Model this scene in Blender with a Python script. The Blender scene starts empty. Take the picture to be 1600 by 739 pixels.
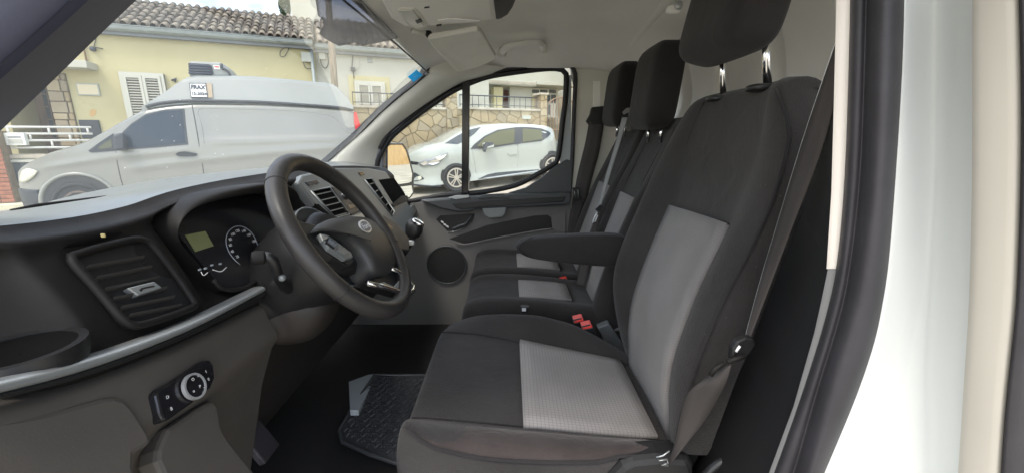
import bpy, bmesh, math, random
from mathutils import Vector, Matrix, Quaternion
from mathutils.geometry import tessellate_polygon
random.seed(7)
R = math.radians
sc = bpy.context.scene
COL = sc.collection
# ------------------------------------------------------------------ camera
F = 650.0; CZ = 1.36                     # focal length in photo pixels, eye height above the street
PITCH = math.atan(155.5 / F); YAW = math.atan(5.0 / F)
fw = Vector((math.sin(YAW) * math.cos(PITCH), math.cos(YAW) * math.cos(PITCH), -math.sin(PITCH)))
rt = Vector((math.cos(YAW), -math.sin(YAW), 0.0)); upv = rt.cross(fw)
CAM = Vector((0, 0, CZ))
cam = bpy.data.cameras.new("camera"); camo = bpy.data.objects.new("camera", cam); COL.objects.link(camo)
cam.sensor_width = 36; cam.lens = 36 * F / 1600; cam.clip_start = 0.02; cam.clip_end = 600
M3 = Matrix((rt, upv, -fw)).transposed()
camo.matrix_world = Matrix.Translation(CAM) @ M3.to_4x4()
sc.camera = camo
# ------------------------------------------------------------------ light
SUN_EL, SUN_AZ = R(58), R(200)           # azimuth measured clockwise from +Y
w = bpy.data.worlds.new("World"); sc.world = w; w.use_nodes = True
nt = w.node_tree; nt.nodes.clear()
def N(t, typ, **kw):
    n = t.nodes.new(typ)
    for k, v in kw.items(): setattr(n, k, v)
    return n
sky = N(nt, 'ShaderNodeTexSky', sky_type='NISHITA', sun_disc=False)
sky.sun_elevation = SUN_EL; sky.sun_rotation = SUN_AZ; sky.dust_density = 2.0; sky.air_density = 1.0
tc = N(nt, 'ShaderNodeTexCoord'); no = N(nt, 'ShaderNodeTexNoise'); no.inputs['Scale'].default_value = 2.2
no.inputs['Detail'].default_value = 6; no.inputs['Roughness'].default_value = 0.55
mp = N(nt, 'ShaderNodeMapping'); mp.inputs['Scale'].default_value = (1, 1, 2.5)
cr = N(nt, 'ShaderNodeValToRGB'); cr.color_ramp.elements[0].position = .42; cr.color_ramp.elements[1].position = .66
mx = N(nt, 'ShaderNodeMix', data_type='RGBA'); mx.inputs[7].default_value = (7.8, 7.7, 7.4, 1)
bg = N(nt, 'ShaderNodeBackground'); bg.inputs[1].default_value = 0.15
ow = N(nt, 'ShaderNodeOutputWorld')
L = nt.links.new
L(tc.outputs['Generated'], mp.inputs[0]); L(mp.outputs[0], no.inputs['Vector']); L(no.outputs[0], cr.inputs[0])
L(cr.outputs[0], mx.inputs[0]); L(sky.outputs[0], mx.inputs[6]); L(mx.outputs[2], bg.inputs[0]); L(bg.outputs[0], ow.inputs[0])
sl = bpy.data.lights.new("sun", 'SUN'); sl.energy = 0.6; sl.angle = R(14); sl.color = (1, .95, .86)
so = bpy.data.objects.new("sun", sl); COL.objects.link(so)
sd = Vector((math.sin(SUN_AZ) * math.cos(SUN_EL), math.cos(SUN_AZ) * math.cos(SUN_EL), math.sin(SUN_EL)))
so.rotation_euler = (-sd).to_track_quat('-Z', 'Y').to_euler(); so.location = sd * 50
sc.view_settings.view_transform = 'Standard'; sc.view_settings.look = 'None'
sc.view_settings.exposure = 1.56; sc.view_settings.gamma = 1
sc.cycles.max_bounces = 8; sc.cycles.diffuse_bounces = 4; sc.cycles.transparent_max_bounces = 16
# ------------------------------------------------------------------ measuring helpers
def ray(px, py): return fw * F + rt * (px - 800) + upv * (369.5 - py)
def P(px, py, Y):                        # point of the cab at depth Y across the van
    d = ray(px, py); return CAM + d * (Y / d.y)
def PX(px, py, X):
    d = ray(px, py); return CAM + d * (X / d.x)
def PZ(px, py, z):
    d = ray(px, py); return CAM + d * ((z - CZ) / d.z)
class Pl:
    def __init__(s, a, b, c):
        s.o = a; s.n = (b - a).cross(c - a).normalized()
        if s.n.dot(CAM - a) < 0: s.n = -s.n
    def hit(s, px, py, off=0.0):
        d = ray(px, py); o = s.o + s.n * off
        return CAM + d * ((o - CAM).dot(s.n) / d.dot(s.n))
    def frame(s):
        z = s.n; x = Vector((0, 0, 1)).cross(z).normalized(); y = z.cross(x); return x, y, z
SU = Vector((.918, .397, 0)).normalized(); SW = Vector((-SU.y, SU.x, 0))     # street axes: along, away
def S(u, wv, z): return SU * u + SW * wv + Vector((0, 0, z))
def uz(px, py, wv):                      # street coordinates of a point on the vertical plane at distance wv
    d = ray(px, py); q = CAM + d * (wv / d.dot(SW)); return q.dot(SU), q.z
def SP(px, py, wv): u, z = uz(px, py, wv); return S(u, wv, z)
def gz(u): return 0.0 if u < .4 else min(.075 * (u - .4), .9)
def lerp(a, b, t): return a + (b - a) * t
def resample(pts, n, key=None):
    pts = [p.copy() for p in pts]
    d = [0.0]
    for a, b in zip(pts, pts[1:]):
        d.append(d[-1] + ((b - a).length if key is None else abs(b[key] - a[key])))
    out = []
    for i in range(n):
        t = d[-1] * i / (n - 1); k = 0
        while k < len(d) - 2 and d[k + 1] < t: k += 1
        f = 0 if d[k + 1] == d[k] else (t - d[k]) / (d[k + 1] - d[k])
        out.append(pts[k].lerp(pts[k + 1], min(1, f)))
    return out
def smooth(pts, n=40):                   # Catmull-Rom through the points
    q = [pts[0] * 2 - pts[1]] + list(pts) + [pts[-1] * 2 - pts[-2]]
    out = []
    for i in range(1, len(q) - 2):
        for j in range(8):
            t = j / 8; a, b, c, d = q[i - 1], q[i], q[i + 1], q[i + 2]
            out.append(.5 * ((2 * b) + (c - a) * t + (2 * a - 5 * b + 4 * c - d) * t * t + (3 * b - a - 3 * c + d) * t ** 3))
    out.append(pts[-1].copy()); return resample(out, n)
# ------------------------------------------------------------------ object helpers
class Thing:
    def __init__(s, name, label, cat, loc=(0, 0, 0), rotz=0.0, group=None, rot=None):
        s.e = bpy.data.objects.new(name, None); COL.objects.link(s.e); s.e.empty_display_size = .05
        s.m = Matrix.Translation(Vector(loc)) @ (rot.to_4x4() if rot is not None else Matrix.Rotation(rotz, 4, 'Z'))
        s.e.matrix_world = s.m
        s.e['label'] = label; s.e['category'] = cat
        if group: s.e['group'] = group
def link(o, parent, local=False):
    COL.objects.link(o)
    if isinstance(parent, Thing):
        o.parent = parent.e
        if not local: o.matrix_parent_inverse = parent.m.inverted()
    elif parent is not None: o.parent = parent
    return o
def tag(o, label=None, cat=None, group=None, kind=None):
    for k, v in (('label', label), ('category', cat), ('group', group), ('kind', kind)):
        if v: o[k] = v
    return o
def mesh(name, V, Fc, mat, parent=None, smooth_=True, local=False, sub=0, bev=0, sol=0, auto=None, off=0.0):
    me = bpy.data.meshes.new(name); me.from_pydata([tuple(v) for v in V], [], Fc); me.validate()
    bm = bmesh.new(); bm.from_mesh(me)
    bmesh.ops.recalc_face_normals(bm, faces=bm.faces[:]); bm.to_mesh(me); bm.free()
    if smooth_:
        me.polygons.foreach_set('use_smooth', [True] * len(me.polygons))
    me.materials.append(mat)
    o = bpy.data.objects.new(name, me); link(o, parent, local)
    if auto is not None and smooth_: me.set_sharp_from_angle(angle=R(auto))
    if sol: m = o.modifiers.new('s', 'SOLIDIFY'); m.thickness = sol; m.offset = off
    if bev: m = o.modifiers.new('b', 'BEVEL'); m.width = bev; m.segments = 2; m.limit_method = 'ANGLE'; m.angle_limit = R(35)
    if sub: m = o.modifiers.new('u', 'SUBSURF'); m.levels = sub; m.render_levels = sub
    return o
def grid(name, rows, mat, parent=None, closed=False, **kw):
    V = [v for r in rows for v in r]; n = len(rows[0]); Fc = []
    for i in range(len(rows) - 1):
        for j in range(n if closed else n - 1):
            k = (j + 1) % n
            Fc.append((i * n + j, i * n + k, (i + 1) * n + k, (i + 1) * n + j))
    return mesh(name, V, Fc, mat, parent, **kw)
def prism(name, pts, vec, mat, parent=None, bev=0, smooth_=False, **kw):   # polygon pushed back along vec
    n = len(pts); V = [p for p in pts] + [p + vec for p in pts]
    tri = tessellate_polygon([pts])
    Fc = [tuple(t) for t in tri] + [tuple(n + i for i in reversed(t)) for t in tri]
    if n <= 4 or bev: Fc = [tuple(range(n)), tuple(range(2 * n - 1, n - 1, -1))]
    Fc += [(i, (i + 1) % n, n + (i + 1) % n, n + i) for i in range(n)]
    return mesh(name, V, Fc, mat, parent, smooth_=smooth_, bev=bev, **kw)
def tube(name, pts, r, mat, parent=None, seg=10, closed=False, flat=None, cap=True, **kw):
    n = len(pts); rows = []
    rr = r if isinstance(r, (list, tuple)) else [r] * n
    prev = None
    for i in range(n):
        a = pts[i - 1] if (i or closed) else pts[0]; b = pts[(i + 1) % n] if (i < n - 1 or closed) else pts[-1]
        t = (b - a).normalized()
        ref = flat if flat is not None else (prev if prev is not None else (Vector((0, 0, 1)) if abs(t.z) < .9 else Vector((1, 0, 0))))
        x = (ref - t * ref.dot(t)).normalized(); y = t.cross(x); prev = x
        rows.append([pts[i] + (x * math.cos(2 * math.pi * k / seg) + y * math.sin(2 * math.pi * k / seg)) * rr[i] for k in range(seg)])
    V = [v for q in rows for v in q]; Fc = []
    for i in range(n if closed else n - 1):
        i2 = (i + 1) % n
        for k in range(seg):
            k2 = (k + 1) % seg; Fc.append((i * seg + k, i * seg + k2, i2 * seg + k2, i2 * seg + k))
    if not closed and cap: Fc += [tuple(range(seg)), tuple((n - 1) * seg + k for k in range(seg))]
    return mesh(name, V, Fc, mat, parent, **kw)
def tubes(name, paths, r, mat, parent=None, seg=6, **kw):   # several bars of ONE part
    V = []; Fc = []
    for pts in paths:
        prev = None; b0 = len(V); n = len(pts)
        for i in range(n):
            t = (pts[min(i + 1, n - 1)] - pts[max(i - 1, 0)]).normalized()
            ref = prev if prev is not None else (Vector((0, 0, 1)) if abs(t.z) < .9 else Vector((1, 0, 0)))
            x = (ref - t * ref.dot(t)).normalized(); y = t.cross(x); prev = x
            V += [pts[i] + (x * math.cos(2 * math.pi * k / seg) + y * math.sin(2 * math.pi * k / seg)) * r for k in range(seg)]
        for i in range(n - 1):
            for k in range(seg):
                k2 = (k + 1) % seg; Fc.append((b0 + i * seg + k, b0 + i * seg + k2, b0 + (i + 1) * seg + k2, b0 + (i + 1) * seg + k))
        Fc += [tuple(b0 + k for k in range(seg)), tuple(b0 + (n - 1) * seg + k for k in range(seg))]
    return mesh(name, V, Fc, mat, parent, **kw)
def box(name, c, ax, ay, az, mat, parent=None, bev=0, **kw):      # half-axis vectors
    V = [c + ax * i + ay * j + az * k for i in (-1, 1) for j in (-1, 1) for k in (-1, 1)]
    Fc = [(0, 1, 3, 2), (4, 6, 7, 5), (0, 4, 5, 1), (2, 3, 7, 6), (0, 2, 6, 4), (1, 5, 7, 3)]
    return mesh(name, V, Fc, mat, parent, smooth_=kw.pop('smooth_', False), bev=bev, **kw)
X_, Y_, Z_ = Vector((1, 0, 0)), Vector((0, 1, 0)), Vector((0, 0, 1))
def bxyz(name, x0, x1, y0, y1, z0, z1, mat, parent=None, bev=0, **kw):
    return box(name, Vector(((x0 + x1) / 2, (y0 + y1) / 2, (z0 + z1) / 2)), X_ * ((x1 - x0) / 2), Y_ * ((y1 - y0) / 2), Z_ * ((z1 - z0) / 2), mat, parent, bev, **kw)
def sbox(name, u0, u1, w0, w1, z0, z1, mat, parent=None, bev=0, **kw):
    return box(name, S((u0 + u1) / 2, (w0 + w1) / 2, (z0 + z1) / 2), SU * ((u1 - u0) / 2), SW * ((w1 - w0) / 2), Z_ * ((z1 - z0) / 2), mat, parent, bev, **kw)
def soft(name, c, ax, ay, az, mat, parent=None, e=4.0, n=14, m=20, fn=None, **kw):   # superellipsoid cushion
    def sg(v, p): return math.copysign(abs(v) ** p, v)
    rows = []
    for i in range(n + 1):
        a = -math.pi / 2 + math.pi * i / n; row = []
        for j in range(m):
            b = 2 * math.pi * j / m; p = 2 / e
            x = sg(math.cos(a), p) * sg(math.cos(b), p); y = sg(math.cos(a), p) * sg(math.sin(b), p); z = sg(math.sin(a), p)
            if fn: x, y, z = fn(x, y, z)
            row.append(c + ax * x + ay * y + az * z)
        rows.append(row)
    return grid(name, rows, mat, parent, closed=True, **kw)
def disc(name, c, n, r0, r1, h, mat, parent=None, seg=28, xr=None, ell=1.0, **kw):   # ring/disc with height h along n
    n = n.normalized(); x = (xr or (Z_ if abs(n.z) < .9 else X_)); x = (x - n * x.dot(n)).normalized(); y = n.cross(x)
    def ring(r, k): return [c + n * k + (x * math.cos(2 * math.pi * i / seg) * ell + y * math.sin(2 * math.pi * i / seg)) * r for i in range(seg)]
    rows = [ring(r1, 0), ring(r1, h), ring(max(r0, 1e-4), h)]
    if r0 > 0: rows.append(ring(r0, 0))
    return grid(name, rows, mat, parent, closed=True, auto=40, **kw)
def text(name, s, o, x, y, size, mat, parent=None, ext=.0004, align='CENTER', sx=1.0, grow=0.0, fit=None):
    cu = bpy.data.curves.new(name, 'FONT'); cu.body = s; cu.size = size; cu.extrude = ext; cu.align_x = align; cu.align_y = 'CENTER'; cu.offset = grow
    cu.resolution_u = 3
    tmp = bpy.data.objects.new(name, cu); COL.objects.link(tmp)
    bpy.context.view_layer.update()
    me = bpy.data.meshes.new_from_object(tmp.evaluated_get(bpy.context.evaluated_depsgraph_get()))
    bpy.data.objects.remove(tmp); bpy.data.curves.remove(cu); me.name = name
    me.materials.clear(); me.materials.append(mat)
    ob = bpy.data.objects.new(name, me)
    if fit: sx = fit / (max(v.co.x for v in me.vertices) - min(v.co.x for v in me.vertices))
    z = x.cross(y).normalized(); mt = Matrix((x.normalized() * sx, y.normalized(), z)).transposed().to_4x4(); mt.translation = o
    link(ob, parent); ob.matrix_basis = mt
    return ob
# ------------------------------------------------------------------ materials
def mat(name, col, rough=.5, metal=0.0, spec=.5, var=0.0, vs=8.0, bump=0.0, bs=200.0, col2=None, sheen=0.0, coat=0.0, bd=.002, stretch=None, wr=0.0, ws=14.0, rv=0.0, lint=0.0):
    m = bpy.data.materials.new(name); m.use_nodes = True; t = m.node_tree; b = t.nodes['Principled BSDF']
    b.inputs['Base Color'].default_value = (*col, 1); b.inputs['Roughness'].default_value = rough
    b.inputs['Metallic'].default_value = metal; b.inputs['Specular IOR Level'].default_value = spec
    if sheen: b.inputs['Sheen Weight'].default_value = sheen; b.inputs['Sheen Roughness'].default_value = .5
    if coat: b.inputs['Coat Weight'].default_value = coat; b.inputs['Coat Roughness'].default_value = .05
    c = N(t, 'ShaderNodeTexCoord')
    src = c.outputs['Object']
    if stretch:
        mpn = N(t, 'ShaderNodeMapping'); mpn.inputs['Scale'].default_value = stretch; t.links.new(src, mpn.inputs[0]); src = mpn.outputs[0]
    if var or col2:
        n = N(t, 'ShaderNodeTexNoise'); n.inputs['Scale'].default_value = vs; n.inputs['Detail'].default_value = 5; t.links.new(src, n.inputs['Vector'])
        r = N(t, 'ShaderNodeValToRGB'); r.color_ramp.elements[0].position = .3; r.color_ramp.elements[1].position = .7
        k = col2 or tuple(max(0, v * (1 - var)) for v in col); k1 = col if col2 else tuple(min(1, v * (1 + var)) for v in col)
        r.color_ramp.elements[0].color = (*k, 1); r.color_ramp.elements[1].color = (*k1, 1)
        t.links.new(n.outputs[0], r.inputs[0]); t.links.new(r.outputs[0], b.inputs['Base Color'])
    if bump:
        n2 = N(t, 'ShaderNodeTexNoise'); n2.inputs['Scale'].default_value = bs; n2.inputs['Detail'].default_value = 3; t.links.new(src, n2.inputs['Vector'])
        bm = N(t, 'ShaderNodeBump'); bm.inputs['Strength'].default_value = bump; bm.inputs['Distance'].default_value = bd
        t.links.new(n2.outputs[0], bm.inputs['Height']); t.links.new(bm.outputs[0], b.inputs['Normal'])
        if wr:
            n4 = N(t, 'ShaderNodeTexNoise'); n4.inputs['Scale'].default_value = ws; n4.inputs['Detail'].default_value = 2; n4.inputs['Distortion'].default_value = 1.2; t.links.new(src, n4.inputs['Vector'])
            b2 = N(t, 'ShaderNodeBump'); b2.inputs['Strength'].default_value = wr; b2.inputs['Distance'].default_value = .012
            t.links.new(n4.outputs[0], b2.inputs['Height']); t.links.new(b2.outputs[0], bm.inputs['Normal'])
    if lint:
        vo = N(t, 'ShaderNodeTexVoronoi'); vo.inputs['Scale'].default_value = 60; t.links.new(c.outputs['Object'], vo.inputs['Vector'])
        n6 = N(t, 'ShaderNodeTexNoise'); n6.inputs['Scale'].default_value = 7; t.links.new(c.outputs['Object'], n6.inputs['Vector'])
        l1 = N(t, 'ShaderNodeMath', operation='LESS_THAN'); l1.inputs[1].default_value = .055; t.links.new(vo.outputs['Distance'], l1.inputs[0])
        l2 = N(t, 'ShaderNodeMath', operation='GREATER_THAN'); l2.inputs[1].default_value = .56; t.links.new(n6.outputs[0], l2.inputs[0])
        l3 = N(t, 'ShaderNodeMath', operation='MULTIPLY'); t.links.new(l1.outputs[0], l3.inputs[0]); t.links.new(l2.outputs[0], l3.inputs[1])
        l4 = N(t, 'ShaderNodeMath', operation='MULTIPLY'); t.links.new(l3.outputs[0], l4.inputs[0]); l4.inputs[1].default_value = lint
        mm = N(t, 'ShaderNodeMix', data_type='RGBA'); t.links.new(l4.outputs[0], mm.inputs[0]); mm.inputs[7].default_value = (.35, .34, .32, 1)
        if b.inputs['Base Color'].is_linked: t.links.new(b.inputs['Base Color'].links[0].from_socket, mm.inputs[6])
        else: mm.inputs[6].default_value = (*col, 1)
        t.links.new(mm.outputs[2], b.inputs['Base Color'])
    if rv:
        n5 = N(t, 'ShaderNodeTexNoise'); n5.inputs['Scale'].default_value = 9; n5.inputs['Detail'].default_value = 6; n5.inputs['Roughness'].default_value = .7; t.links.new(src, n5.inputs['Vector'])
        mr = N(t, 'ShaderNodeMapRange'); mr.inputs[1].default_value = .3; mr.inputs[2].default_value = .7; mr.inputs[3].default_value = rough - rv; mr.inputs[4].default_value = rough + rv
        t.links.new(n5.outputs[0], mr.inputs[0]); t.links.new(mr.outputs[0], b.inputs['Roughness'])
    return m
def weave(name, c0, c1, ax, period, soil=.25, thin=.16):
    m = bpy.data.materials.new(name); m.use_nodes = True; t = m.node_tree; b = t.nodes['Principled BSDF']
    b.inputs['Roughness'].default_value = .9; b.inputs['Specular IOR Level'].default_value = .15
    b.inputs['Sheen Weight'].default_value = .15
    c = N(t, 'ShaderNodeTexCoord'); sp = N(t, 'ShaderNodeSeparateXYZ'); t.links.new(c.outputs['Object'], sp.inputs[0])
    def M(op, a, bb=None):
        n = N(t, 'ShaderNodeMath', operation=op)
        for i, v in enumerate((a, bb)):
            if v is None: continue
            if isinstance(v, (int, float)): n.inputs[i].default_value = v
            else: t.links.new(v, n.inputs[i])
        return n.outputs[0]
    fs = []
    for a in ax:
        s = M('FRACT', M('MULTIPLY', sp.outputs[a], 1 / period)); fs.append(M('LESS_THAN', s, thin))
    g = M('MAXIMUM', fs[0], fs[1])
    n = N(t, 'ShaderNodeTexNoise'); n.inputs['Scale'].default_value = 5; n.inputs['Detail'].default_value = 4; t.links.new(c.outputs['Object'], n.inputs['Vector'])
    r = N(t, 'ShaderNodeValToRGB'); r.color_ramp.elements[0].position = .35; r.color_ramp.elements[1].position = .65
    r.color_ramp.elements[0].color = (*[v * (1 - soil) for v in c0], 1); r.color_ramp.elements[1].color = (*c0, 1); t.links.new(n.outputs[0], r.inputs[0])
    n3 = N(t, 'ShaderNodeTexNoise'); n3.inputs['Scale'].default_value = 700; t.links.new(c.outputs['Object'], n3.inputs['Vector'])
    mm = N(t, 'ShaderNodeMix', data_type='RGBA'); t.links.new(M('MULTIPLY', g, .75), mm.inputs[0]); t.links.new(r.outputs[0], mm.inputs[6]); mm.inputs[7].default_value = (*c1, 1)
    t.links.new(mm.outputs[2], b.inputs['Base Color'])
    bm = N(t, 'ShaderNodeBump'); bm.inputs['Strength'].default_value = .5; bm.inputs['Distance'].default_value = .001
    t.links.new(M('SUBTRACT', n3.outputs[0], g), bm.inputs['Height']); t.links.new(bm.outputs[0], b.inputs['Normal'])
    return m
def glass(name, tint=(1, 1, 1), refl=1.0, dust_glare=0.0, specks=0.0, tintdust=(.9, .92, .9)):  # film of dirt also stands in for washed-out glare; specks are dirt
    m = bpy.data.materials.new(name); m.use_nodes = True; t = m.node_tree; t.nodes.clear(); l = t.links.new
    o = N(t, 'ShaderNodeOutputMaterial'); tr = N(t, 'ShaderNodeBsdfTransparent'); tr.inputs[0].default_value = (*tint, 1)
    gl = N(t, 'ShaderNodeBsdfGlossy'); gl.inputs['Roughness'].default_value = .02; gl.inputs[0].default_value = (1, 1, 1, 1)
    lw = N(t, 'ShaderNodeFresnel'); lw.inputs['IOR'].default_value = 1.45
    mu = N(t, 'ShaderNodeMath', operation='MULTIPLY'); mu.inputs[1].default_value = refl; l(lw.outputs[0], mu.inputs[0])
    mx = N(t, 'ShaderNodeMixShader'); l(mu.outputs[0], mx.inputs[0]); l(tr.outputs[0], mx.inputs[1]); l(gl.outputs[0], mx.inputs[2])
    last = mx.outputs[0]
    if dust_glare or specks:
        c = N(t, 'ShaderNodeTexCoord'); df = N(t, 'ShaderNodeBsdfTranslucent'); df.inputs[0].default_value = (*tintdust, 1)
        d2 = N(t, 'ShaderNodeBsdfDiffuse'); d2.inputs[0].default_value = (*tintdust, 1)
        ad = N(t, 'ShaderNodeMixShader'); ad.inputs[0].default_value = .5; l(df.outputs[0], ad.inputs[1]); l(d2.outputs[0], ad.inputs[2])
        vo = N(t, 'ShaderNodeTexVoronoi'); vo.inputs['Scale'].default_value = 26; l(c.outputs['Object'], vo.inputs['Vector'])
        lt = N(t, 'ShaderNodeMath', operation='LESS_THAN'); lt.inputs[1].default_value = .058; l(vo.outputs['Distance'], lt.inputs[0])
        ns = N(t, 'ShaderNodeTexNoise'); ns.inputs['Scale'].default_value = 4; l(c.outputs['Object'], ns.inputs['Vector'])
        gt = N(t, 'ShaderNodeMath', operation='GREATER_THAN'); gt.inputs[1].default_value = .52; l(ns.outputs[0], gt.inputs[0])
        m1 = N(t, 'ShaderNodeMath', operation='MULTIPLY'); l(lt.outputs[0], m1.inputs[0]); l(gt.outputs[0], m1.inputs[1])
        m2 = N(t, 'ShaderNodeMath', operation='MULTIPLY'); l(m1.outputs[0], m2.inputs[0]); m2.inputs[1].default_value = specks
        m3 = N(t, 'ShaderNodeMath', operation='MULTIPLY_ADD'); l(ns.outputs[0], m3.inputs[0]); m3.inputs[1].default_value = dust_glare * 2; l(m2.outputs[0], m3.inputs[2])
        m3.use_clamp = True
        x2 = N(t, 'ShaderNodeMixShader'); l(m3.outputs[0], x2.inputs[0]); l(last, x2.inputs[1]); l(ad.outputs[0], x2.inputs[2]); last = x2.outputs[0]
    l(last, o.inputs[0]); return m
K = {}
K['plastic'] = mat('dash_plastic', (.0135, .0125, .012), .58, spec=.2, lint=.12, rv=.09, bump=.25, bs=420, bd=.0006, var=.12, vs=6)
K['plastic2'] = mat('black_plastic', (.013, .013, .0135), .42, rv=.08, bump=.12, bs=500, bd=.0004)
K['dashtop_sheen'] = mat('dash_top', (.16, .172, .165), .30, spec=.9, rv=.03, bump=.2, bs=420, bd=.0006, var=.04, vs=5)  # pale base colour stands in for sky reflected on the dark plastic
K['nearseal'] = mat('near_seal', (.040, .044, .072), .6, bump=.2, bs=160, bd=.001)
K['knee'] = mat('knee_plastic', (.021, .017, .014), .6, bump=.2, bs=300, bd=.0006)
K['void'] = mat('shade_black', (.006, .006, .006), 1.0, spec=.05)  # black in place of the shade inside vents and bin
K['slat'] = mat('vent_slat', (.055, .053, .051), .32)
K['hub'] = mat('hub_plastic', (.036, .036, .036), .45, bump=.3, bs=300, bd=.0006)
K['badgemark'] = mat('badge_script', (.62, .64, .66), .35)
K['badgering'] = mat('badge_ring', (.60, .61, .62), .3, metal=.6)
K['ochrewall'] = mat('ochre_render', (.52, .33, .13), .9, var=.15, vs=1.5)
K['gloss'] = mat('gloss_black', (.012, .012, .014), .16)
K['brown'] = mat('lower_plastic', (.078, .070, .061), .55, rv=.08, bump=.25, bs=420, bd=.0006, var=.1)
K['silver'] = mat('satin_silver', (.42, .44, .44), .38, metal=.7)
K['chrome'] = mat('chrome', (.75, .75, .75), .12, metal=1)
K['stackgrey'] = mat('stack_grey', (.20, .215, .215), .42, metal=.25)
K['leather'] = mat('wheel_leather', (.031, .0285, .027), .42, rv=.12, bump=.3, bs=260, bd=.0008, var=.25, vs=12)
K['cloth'] = mat('seat_cloth', (.036, .0335, .0325), .92, spec=.15, bump=.8, bs=420, bd=.0022, var=.22, vs=6, sheen=.12, wr=.25, lint=.22)
K['clothside'] = mat('seat_side_cloth', (.024, .0222, .0225), .9, spec=.15, bump=.6, bs=650, bd=.0012, var=.2, vs=7, sheen=.1, wr=.2)
K['clothwarm'] = mat('seat_skirt', (.048, .039, .037), .92, spec=.15, bump=.6, bs=650, bd=.0012, var=.3, vs=9, sheen=.15, wr=.45, ws=22)
K['wv_c'] = weave('insert_cushion', (.30, .285, .272), (.17, .16, .155), (0, 1), .0076)
K['wv_b'] = weave('insert_back', (.25, .238, .23), (.165, .157, .152), (1, 2), .0052)
K['belt'] = mat('belt_webbing', (.035, .030, .028), .75, bump=.5, bs=300, bd=.0006, stretch=(1, 1, 1), var=.2)
K['beltgrey'] = mat('belt_grey', (.22, .22, .215), .7, bump=.4, bs=300, bd=.0006)
K['red'] = mat('buckle_red', (.75, .05, .035), .4)
K['liner'] = mat('roof_liner', (.80, .785, .73), .95, spec=.1, bump=.4, bs=500, bd=.0008, var=.07, vs=3)
K['bulk'] = mat('bulkhead_plastic', (.82, .81, .77), .7, bump=.2, bs=300, bd=.0006, var=.08, vs=3)
K['pillar'] = mat('pillar_trim', (.66, .65, .58), .6, bump=.2, bs=400, bd=.0005, var=.05)
K['pillardk'] = mat('pillar_shaded', (.105, .105, .125), .6, bump=.2, bs=400, bd=.0005)
K['rubber'] = mat('rubber_seal', (.027, .025, .029), .6, bump=.35, bs=120, bd=.0012, var=.2, vs=18)
K['rubber2'] = mat('rubber_dark', (.011, .011, .012), .55, bump=.2, bs=160, bd=.001)
K['cream'] = mat('cream_flange', (.80, .74, .67), .45)
K['greyplast'] = mat('grey_flange', (.17, .17, .17), .6, bump=.3, bs=350, bd=.0006)
K['white'] = mat('white_paint', (.63, .65, .635), .28, coat=.5, var=.02, vs=5)
K['beige'] = mat('beige_paint', (.45, .425, .37), .4, var=.03, vs=8)
K['floor'] = mat('cab_floor', (.022, .021, .021), .7, bump=.4, bs=80, bd=.002)
K['mat'] = mat('rubber_mat', (.05, .053, .057), .36, bump=.15, bs=200)
K['carpet'] = mat('grey_carpet', (.40, .44, .46), .95, bump=.8, bs=300, bd=.002)
K['dooru'] = mat('door_upper', (.050, .056, .060), .42, bump=.15, bs=400, bd=.0005)
K['doorm'] = mat('door_panel_mid', (.155, .151, .145), .6, bump=.3, bs=400, bd=.0006)
K['lcd'] = mat('lcd_olive', (.17, .185, .085), .35)
K['mark'] = mat('white_marks', (.75, .75, .75), .5)
K['dialgrey'] = mat('dial_marks', (.35, .38, .42), .5)
K['lampglass'] = mat('lamp_lens', (.55, .55, .50), .15)
K['glass'] = glass('side_glass', (.97, .99, .98), .7, dust_glare=.012)
K['wind'] = glass('windscreen_glass', (.98, .99, .98), .22, dust_glare=.006, specks=.45)
K['film'] = glass('tint_film', (.38, .38, .40), .3, dust_glare=.05)
K['mirror'] = mat('mirror_glass', (.85, .87, .86), .01, metal=1)
K['blue'] = mat('sticker_blue', (.01, .60, .86), .4)
def translucent(m, f=.6):
    t = m.node_tree; b = t.nodes['Principled BSDF']; o = t.nodes['Material Output']; tr = N(t, 'ShaderNodeBsdfTranslucent'); tr.inputs[0].default_value = b.inputs['Base Color'].default_value
    x = N(t, 'ShaderNodeMixShader'); x.inputs[0].default_value = f; t.links.new(b.outputs[0], x.inputs[1]); t.links.new(tr.outputs[0], x.inputs[2]); t.links.new(x.outputs[0], o.inputs[0])
translucent(K['blue'])
# street
K['asphalt'] = mat('asphalt', (.40, .36, .28), .9, var=.25, vs=3, bump=.5, bs=60, bd=.004)
K['pave'] = mat('pavement', (.42, .38, .30), .9, var=.18, vs=5, bump=.4, bs=40, bd=.004)
K['kerb'] = mat('kerb_stone', (.55, .52, .38), .85, var=.15, vs=6, bump=.4, bs=40, bd=.004)
K['render'] = mat('cream_render', (.53, .485, .275), .9, col2=(.49, .44, .245), vs=1.6, bump=.35, bs=25, bd=.006)
K['whitewall'] = mat('white_render', (.48, .48, .405), .9, col2=(.45, .445, .365), vs=1.5, bump=.3, bs=25, bd=.005)
K['tile'] = mat('clay_tile', (.205, .178, .142), .9, col2=(.125, .11, .09), vs=5, bump=.5, bs=30, bd=.006)
K['tile2'] = mat('clay_tile_pale', (.28, .24, .18), .9, col2=(.16, .14, .11), vs=6, bump=.5, bs=30, bd=.006)
K['tilebase'] = mat('roof_bed', (.12, .10, .085), .95, var=.3, vs=8)
K['gutter'] = mat('gutter_zinc', (.30, .34, .33), .5, metal=.3, var=.1)
K['gutterdk'] = mat('eave_dark', (.20, .22, .23), .8)
K['shutter'] = mat('shutter_white', (.52, .52, .44), .6)
K['shutslat'] = mat('shutter_slats', (.46, .45, .37), .6)
K['shutgap'] = mat('shutter_gap', (.12, .11, .09), .9)
K['wood'] = mat('door_wood', (.22, .14, .085), .6, var=.3, vs=10, stretch=(1, 1, .2))
K['dkglass'] = mat('dark_pane', (.06, .075, .085), .12)
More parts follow.
